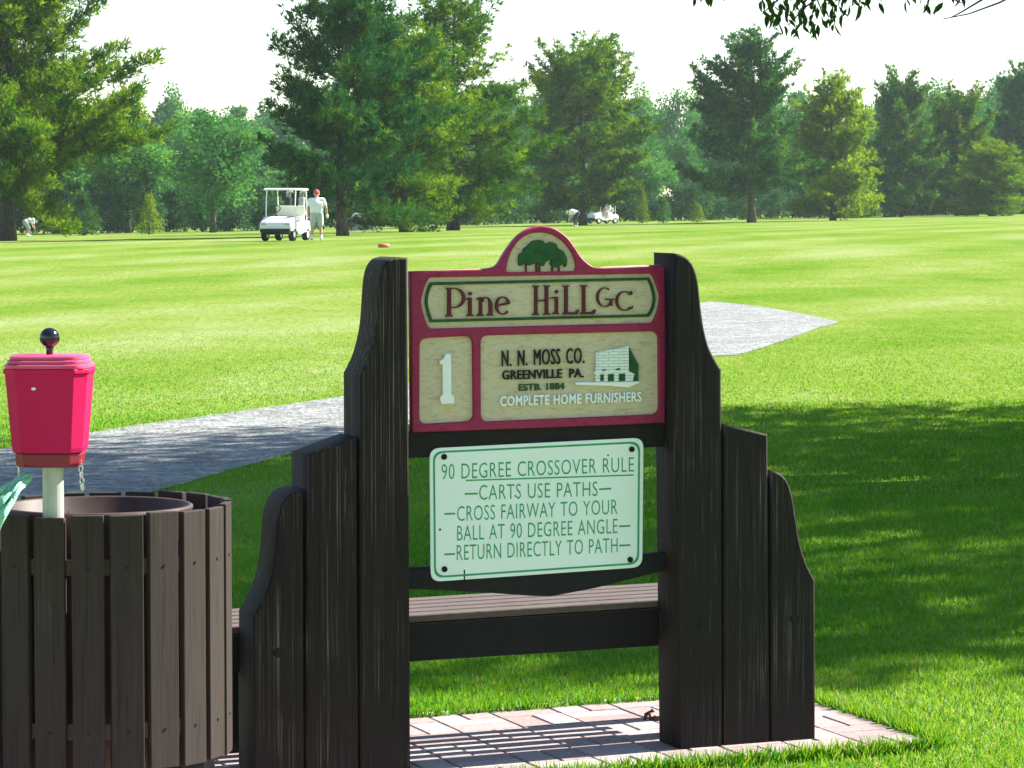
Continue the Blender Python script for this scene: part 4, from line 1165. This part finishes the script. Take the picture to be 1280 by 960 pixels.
def person(label, loc, rz, J, cap='redcap', legs='shorts', glove=None, group=None):
    """J: joints in metres, figure faces +y. One continuous body; clothes, cap and shoes are its children"""
    t = thing('person', loc, label, 'person', group, rz)
    v = lambda k: np.array(J[k], float)
    b = MB(); c = b.capsule
    pel, che, nek, hed = v('pelvis'), v('chest'), v('neck'), v('head')
    fwd = unit(v('look')); up = unit(hed - nek)
    sd = unit(np.cross(fwd, up))
    c(pel, pel * .5 + che * .5, .125, .12); c(pel * .5 + che * .5, che, .12, .13)
    c(pel + sd * .06, che + sd * .08, .11, .11); c(pel - sd * .06, che - sd * .08, .11, .11)
    c(v('sh_l'), v('sh_r'), .068, .068); c(che, nek, .09, .058); c(nek, hed, .055, .06)
    c(hed - up * .045 + fwd * .012, hed + up * .045 - fwd * .006, .074, .088)
    c(hed - up * .075 + fwd * .035, hed - up * .06 + fwd * .04, .042, .045)      # jaw
    c(hed + fwd * .085 + up * .01, hed + fwd * .102 - up * .025, .010, .014)     # nose
    for q in (-1, 1): c(hed + sd * q * .083 + up * .015, hed + sd * q * .086 - up * .02, .014, .011)   # ears
    for q in ('l', 'r'):
        c(v('sh_' + q), v('el_' + q), .05, .04); c(v('el_' + q), v('wr_' + q), .041, .028)
        c(v('hip_' + q), v('kn_' + q), .088, .058); c(v('kn_' + q), v('an_' + q), .058, .038)
        c(v('an_' + q), v('to_' + q), .04, .032)
        w, e = v('wr_' + q), v('el_' + q); d = unit(w - e); f = unit(np.cross(d, sd)) if abs(d.dot(sd)) < .9 else up
        c(w, w + d * .06, .027, .032)
        for k, fl in enumerate((.052, .062, .066, .06)):
            a = w + d * .075 + f * (k - 1.5) * .019; m_ = a + d * fl * .55; tip = m_ + d * fl * .35 + sd * (.02 if q == 'l' else -.02)
            c(a - d * .02, m_, .0095, .009, 8); c(m_, tip, .009, .007, 8)
        c(w + d * .025 + f * .022, w + d * .06 + f * .048, .012, .010, 8); c(w + d * .06 + f * .048, w + d * .088 + f * .046, .010, .008, 8)
    remeshed('body', b, M['skin'], t, .0085)
    s = MB(); c = s.capsule
    c(pel + up * .02, che, .15, .158); c(pel + sd * .07, che + sd * .1, .135, .13); c(pel - sd * .07, che - sd * .1, .135, .13)
    c(v('sh_l'), v('sh_r'), .085, .085); c(che, nek - unit(nek - che) * .02, .115, .08)
    for q in ('l', 'r'):
        m_ = v('sh_' + q) * .42 + v('el_' + q) * .58; c(v('sh_' + q), m_, .075, .074)
    remeshed('shirt', s, M['shirt'], t, .014)
    s = MB(); c = s.capsule
    c(pel + sd * .07, pel - sd * .07, .142, .142)
    for q in ('l', 'r'):
        kx = .86 if legs == 'shorts' else 1.0
        m_ = v('hip_' + q) * (1 - kx) + v('kn_' + q) * kx
        c(v('hip_' + q), m_, .118, .098)
        if legs != 'shorts': c(m_, v('an_' + q) + (m_ - v('an_' + q)) * .1, .085, .06)
    remeshed('shorts' if legs == 'shorts' else 'trousers', s, M[legs], t, .014)
    s = MB(); s.capsule(hed + up * .052 - fwd * .008, hed + up * .072 - fwd * .006, .097, .092)
    remeshed('cap', s, M[cap], t, .012)
    s = MB(); h0 = hed + up * .05
    s.prism([h0 + fwd * .07 + sd * .075, h0 + fwd * .155 + sd * .055 - up * .02, h0 + fwd * .175 - up * .022, h0 + fwd * .155 - sd * .055 - up * .02, h0 + fwd * .07 - sd * .075], up * .008)
    s.build('cap_brim', M[cap], t)
    for q in (-1, 1):
        s = MB(); s.capsule(hed + fwd * .078 + sd * q * .032 + up * .012, hed + fwd * .081 + sd * q * .032 + up * .012, .009, .008, 8); s.build('eye', M['blackball'], t, smooth=True)
    s = MB(); s.box(hed + fwd * .082 - up * .056, (.045, .008, .008), np.array([sd, fwd, up])); s.build('mouth', simple('lips', (.4, .16, .13, 1)), t)
    for q in ('l', 'r'):
        s = MB(); c = s.capsule; a, to = v('an_' + q), v('to_' + q)
        c(a - np.array([0, 0, .03]), to, .054, .046); c(a + (v('kn_' + q) - a) * .16, a, .05, .052)
        remeshed('shoe', s, M['whitecap'], t, .012)
    if glove:
        w, e = v('wr_' + glove), v('el_' + glove); d = unit(w - e)
        s = MB(); s.capsule(w, w + d * .07, .036, .044); s.capsule(w + d * .07, w + d * .125, .04, .03); remeshed('glove', s, M['whitecap'], t, .01)
    return t

STAND = dict(pelvis=(0, 0, .95), chest=(0, .0, 1.3), neck=(0, .0, 1.48), head=(.0, .03, 1.635), look=(0, 1, -.05),
             sh_l=(-.185, 0, 1.42), el_l=(-.27, -.03, 1.14), wr_l=(-.27, .08, .9), sh_r=(.185, 0, 1.42), el_r=(.29, -.03, 1.15), wr_r=(.32, .06, .91),
             hip_l=(-.095, 0, .92), kn_l=(-.13, .05, .5), an_l=(-.15, -.02, .085), to_l=(-.17, .13, .045),
             hip_r=(.095, 0, .92), kn_r=(.12, .02, .5), an_r=(.13, 0, .085), to_r=(.15, .15, .045))
gp = at_depth(396, 113, 300)
big = person('golfer in red cap and white shirt standing back turned beside the white cart', gp, R(6), STAND, glove='r')
big.scale = (1.14, 1.12, 1.0)
BEND = dict(pelvis=(0, -.18, .88), chest=(0, .2, 1.02), neck=(0, .37, 1.05), head=(0, .5, .99), look=(0, .45, -1),
            sh_l=(-.18, .29, 1.0), el_l=(-.2, .33, .7), wr_l=(-.08, .43, .5), sh_r=(.18, .29, 1.0), el_r=(.2, .33, .7), wr_r=(.05, .44, .47),
            hip_l=(-.095, -.15, .86), kn_l=(-.13, .05, .47), an_l=(-.15, -.06, .085), to_l=(-.16, .1, .045),
            hip_r=(.095, -.15, .86), kn_r=(.13, .05, .47), an_r=(.15, -.06, .085), to_r=(.16, .1, .045))
gp = at_depth(719, 212, 282)
person('golfer in white shirt and dark trousers bending over beside the round topped pine trunk', gp, R(70), BEND, cap='whitecap', legs='darkcloth')
gp = at_depth(35, 196, 292)
person('bent golfer in white shirt beside the giant pine trunk at the left edge', gp, R(-60), dict(BEND), cap='whitecap')

# ------------------------------------------------------------------ golf carts
def golf_cart(loc, rz, label):
    t = thing('golf_cart', loc, label, 'golf cart', None, rz)
    prof = lambda mb, pts, w: mb.prism([np.array([-w / 2, y, z]) for y, z in pts], (w, 0, 0))
    bd = MB(); prof(bd, [(-1.2, .34), (-1.24, .5), (-1.18, .66), (-.95, .77), (-.62, .86), (-.55, .84), (-.5, .34)], 1.16); bd.build('front_cowl', M['cart'], t, bevel=.05, seg=3)
    bd = MB(); prof(bd, [(-.5, .26), (-.5, .36), (.12, .36), (.12, .26)], 1.14); bd.build('floor_pan', M['cart'], t, bevel=.02)
    bd = MB(); prof(bd, [(.12, .28), (.1, .66), (.2, .72), (1.0, .72), (1.16, .6), (1.16, .36), (1.0, .28)], 1.16); bd.build('rear_body', M['cart'], t, bevel=.05, seg=3)
    for x in (-1, 1):
        MB().box((x * .585, -.2, .3), (.06, .62, .1)).build('side_skirt', M['cart'], t, bevel=.015)
    MB().box((0, -1.25, .36), (1.1, .1, .14)).build('bumper', M['rubber'], t, bevel=.03)
    MB().box((0, -1.0, .285), (1.0, .3, .1)).build('underbody', M['rubber'], t, bevel=.02)
    MB().box((0, .36, .79), (1.05, .5, .13)).build('seat_cushion', M['seat'], t, bevel=.04, seg=3)
    MB().box((0, .66, 1.06), (1.05, .1, .36), np.array([[1, 0, 0], [0, .97, .22], [0, -.22, .97]])).build('backrest', M['seat'], t, bevel=.04, seg=3)
    MB().box((0, .08, 1.82), (1.2, 1.75, .07), taper=.93).build('roof', M['cart'], t, bevel=.03, seg=3)
    for x in (-1, 1):
        MB().tube([(x * .52, -.64, .8), (x * .53, -.58, 1.3), (x * .53, -.5, 1.8)], .022, 8).build('roof_post', M['cart'], t)
        MB().tube([(x * .52, .86, .7), (x * .53, .84, 1.3), (x * .53, .76, 1.8)], .022, 8).build('roof_post', M['cart'], t)
        for y in (-.8, .82):
            wv = MB()
            for r, w_ in ((.225, .19),):
                ring = [(.12, -.09), (.2, -.095), (.225, -.06), (.225, .06), (.2, .095), (.12, .09)]
                n = 20; vs = [(x * .5 + o_, y + rr * math.cos(2 * math.pi * k / n), .225 + rr * math.sin(2 * math.pi * k / n)) for rr, o_ in ring for k in range(n)]
                fs = [(i * n + k, i * n + (k + 1) % n, (i + 1) * n + (k + 1) % n, (i + 1) * n + k) for i in range(len(ring) - 1) for k in range(n)]
                wv.add(vs, fs)
            w = wv.build('wheel', M['rubber'], t, smooth=True)
            rm = MB(); rm.tube([(x * .5 - .085, y, .225), (x * .5 + .085, y, .225)], .122, 16); rm.build('rim', M['cart'], w)
    MB().tube([(-.28, -.62, .84), (-.28, -.3, 1.1)], .03, 8).build('steering_column', M['rubber'], t)
    a, bq = np.array([1, 0, 0]), unit(np.array([0, .6, .75])); cst = np.array([-.28, -.28, 1.12])
    MB().tube([cst + .17 * (a * math.cos(k * math.pi / 9) + bq * math.sin(k * math.pi / 9)) for k in range(19)], .016, 6, cap=False).build('steering_wheel', M['rubber'], t)
    for x in (-.42, .42):
        MB().box((x, -1.215, .6), (.2, .05, .08)).build('headlight', M['galv'], t, bevel=.015)
    return t
gc = at_depth(357, 113.5, 300)
golf_cart(gc, R(-13), 'white golf cart with roof parked on the grass beside the standing golfer')
gc2 = at_depth(753, 246, 281)
golf_cart(gc2, R(-52), 'distant white golf cart with seated driver under the round topped pine')
cr, sr = math.cos(R(-52)), math.sin(R(-52))
SIT = dict(pelvis=(0, 0, .98), chest=(0, -.02, 1.3), neck=(0, .0, 1.46), head=(0, .03, 1.6), look=(0, 1, -.05),
           sh_l=(-.185, 0, 1.4), el_l=(-.24, .1, 1.16), wr_l=(-.18, .34, 1.12), sh_r=(.185, 0, 1.4), el_r=(.24, .1, 1.16), wr_r=(.16, .34, 1.14),
           hip_l=(-.1, .02, .95), kn_l=(-.13, .44, .9), an_l=(-.13, .52, .46), to_l=(-.13, .66, .41),
           hip_r=(.1, .02, .95), kn_r=(.13, .44, .9), an_r=(.13, .52, .46), to_r=(.13, .66, .41))
lx, ly = .24, .38
person('golfer in white shirt and white cap sitting in the distant cart', gc2 + np.array([lx * cr - ly * sr, lx * sr + ly * cr, .02]), R(180 - 52), SIT, cap='whitecap')

# ------------------------------------------------------------------ small far things
tm = at_depth(480, 97, 309.5)
TM = MB(); TM.lathe([(.02, 0), (.17, 0), (.185, .03), (.18, .08), (.14, .115), (.02, .12)], (0, 0, 0), 20)
o = TM.build('tee_marker', M['tee'], None, smooth=True); o.location = Vector(tm); tag(o, 'low red tee marker lying on the fairway left of the board arch', 'tee marker')
sh = at_depth(450, 205, 286)
SHD = thing('shed', sh, 'small white roofed grey shed seen past the trunk of the tall dark pine', 'shed', None, R(24))
W_, L_, H_ = 1.25, 1.6, .62
MB().box((0, 0, H_ / 2), (W_, L_, H_)).build('wall', M['siding'], SHD)
rf = MB()
for sx in (-1, 1):
    rf.prism([(sx * -.0 + sx * .004, -L_ / 2 - .1, H_ + .46), (sx * (W_ / 2 + .1), -L_ / 2 - .1, H_ - .03), (sx * (W_ / 2 + .1), L_ / 2 + .1, H_ - .03), (sx * .004, L_ / 2 + .1, H_ + .46)], (0, 0, .05))
rf.build('roof', M['roofing'], SHD)
for sy in (-1, 1):
    MB().prism([(-W_ / 2, sy * L_ / 2, H_ + .002), (W_ / 2, sy * L_ / 2, H_ + .002), (0, sy * L_ / 2, H_ + .44)], (0, -sy * .03, 0)).build('gable', M['siding'], SHD)
MB().box((.3, -L_ / 2 - .012, .36), (.34, .03, .3)).build('window', M['cart'], SHD)

# ------------------------------------------------------------------ summer haze: one closed box of even air round everything
HZ = MB(); HZ.box((0, 300, 18), (900, 740, 56))
m, nt, out = newmat('summer haze')
vp = N(nt, 'VolumePrincipled'); vp.inputs['Density'].default_value = .00013; vp.inputs['Color'].default_value = (.8, .95, 1.0, 1); vp.inputs['Anisotropy'].default_value = .25
nt.links.new(vp.outputs[0], out.inputs['Volume'])
tag(HZ.build('haze', m), 'pale summer haze filling the air over the whole course', 'haze', kind='stuff')

# golf bags strapped behind the seats of the near cart
def golf_bag(p, rz, mat, label, lean):
    t = thing('golf_bag', p, label, 'golf bag', 'golf bags on the white cart', rz)
    ax = unit(np.array([0, lean, 1.0]))
    b = MB(); b.tube([ax * 0, ax * .05, ax * .45, ax * .8, ax * .84], [.1, .12, .115, .125, .12], 14); b.build('bag_body', mat, t, smooth=True)
    b = MB(); b.box(ax * .36 + np.array([0, .12, 0]), (.16, .07, .36), np.array([[1, 0, 0], unit(np.cross(ax, [1, 0, 0])), ax])); b.build('pocket', mat, t, bevel=.02)
    for k in range(5):
        a = k * 1.256; q = np.array([math.cos(a) * .06, math.sin(a) * .06, 0]); e = ax * (1.02 + .04 * (k % 3)) + q * 1.5
        b = MB(); b.tube([ax * .8 + q, e], .008, 6); b.tube([e - ax * .02, e + np.array([.05, 0, .02]), e + np.array([.09, .01, .0])], [.018, .024, .012], 8); b.build('club', M['galv'], t)
cg, sg = math.cos(R(-13)), math.sin(R(-13))
for lx, mt, lb in ((-.24, M['darkcloth'], 'dark navy golf bag on the rear of the white cart'), (.26, M['siding'], 'grey golf bag on the rear of the white cart')):
    golf_bag(gc + np.array([lx * cg - 1.06 * sg, lx * sg + 1.06 * cg, .7]), R(-13), mt, lb, .12)
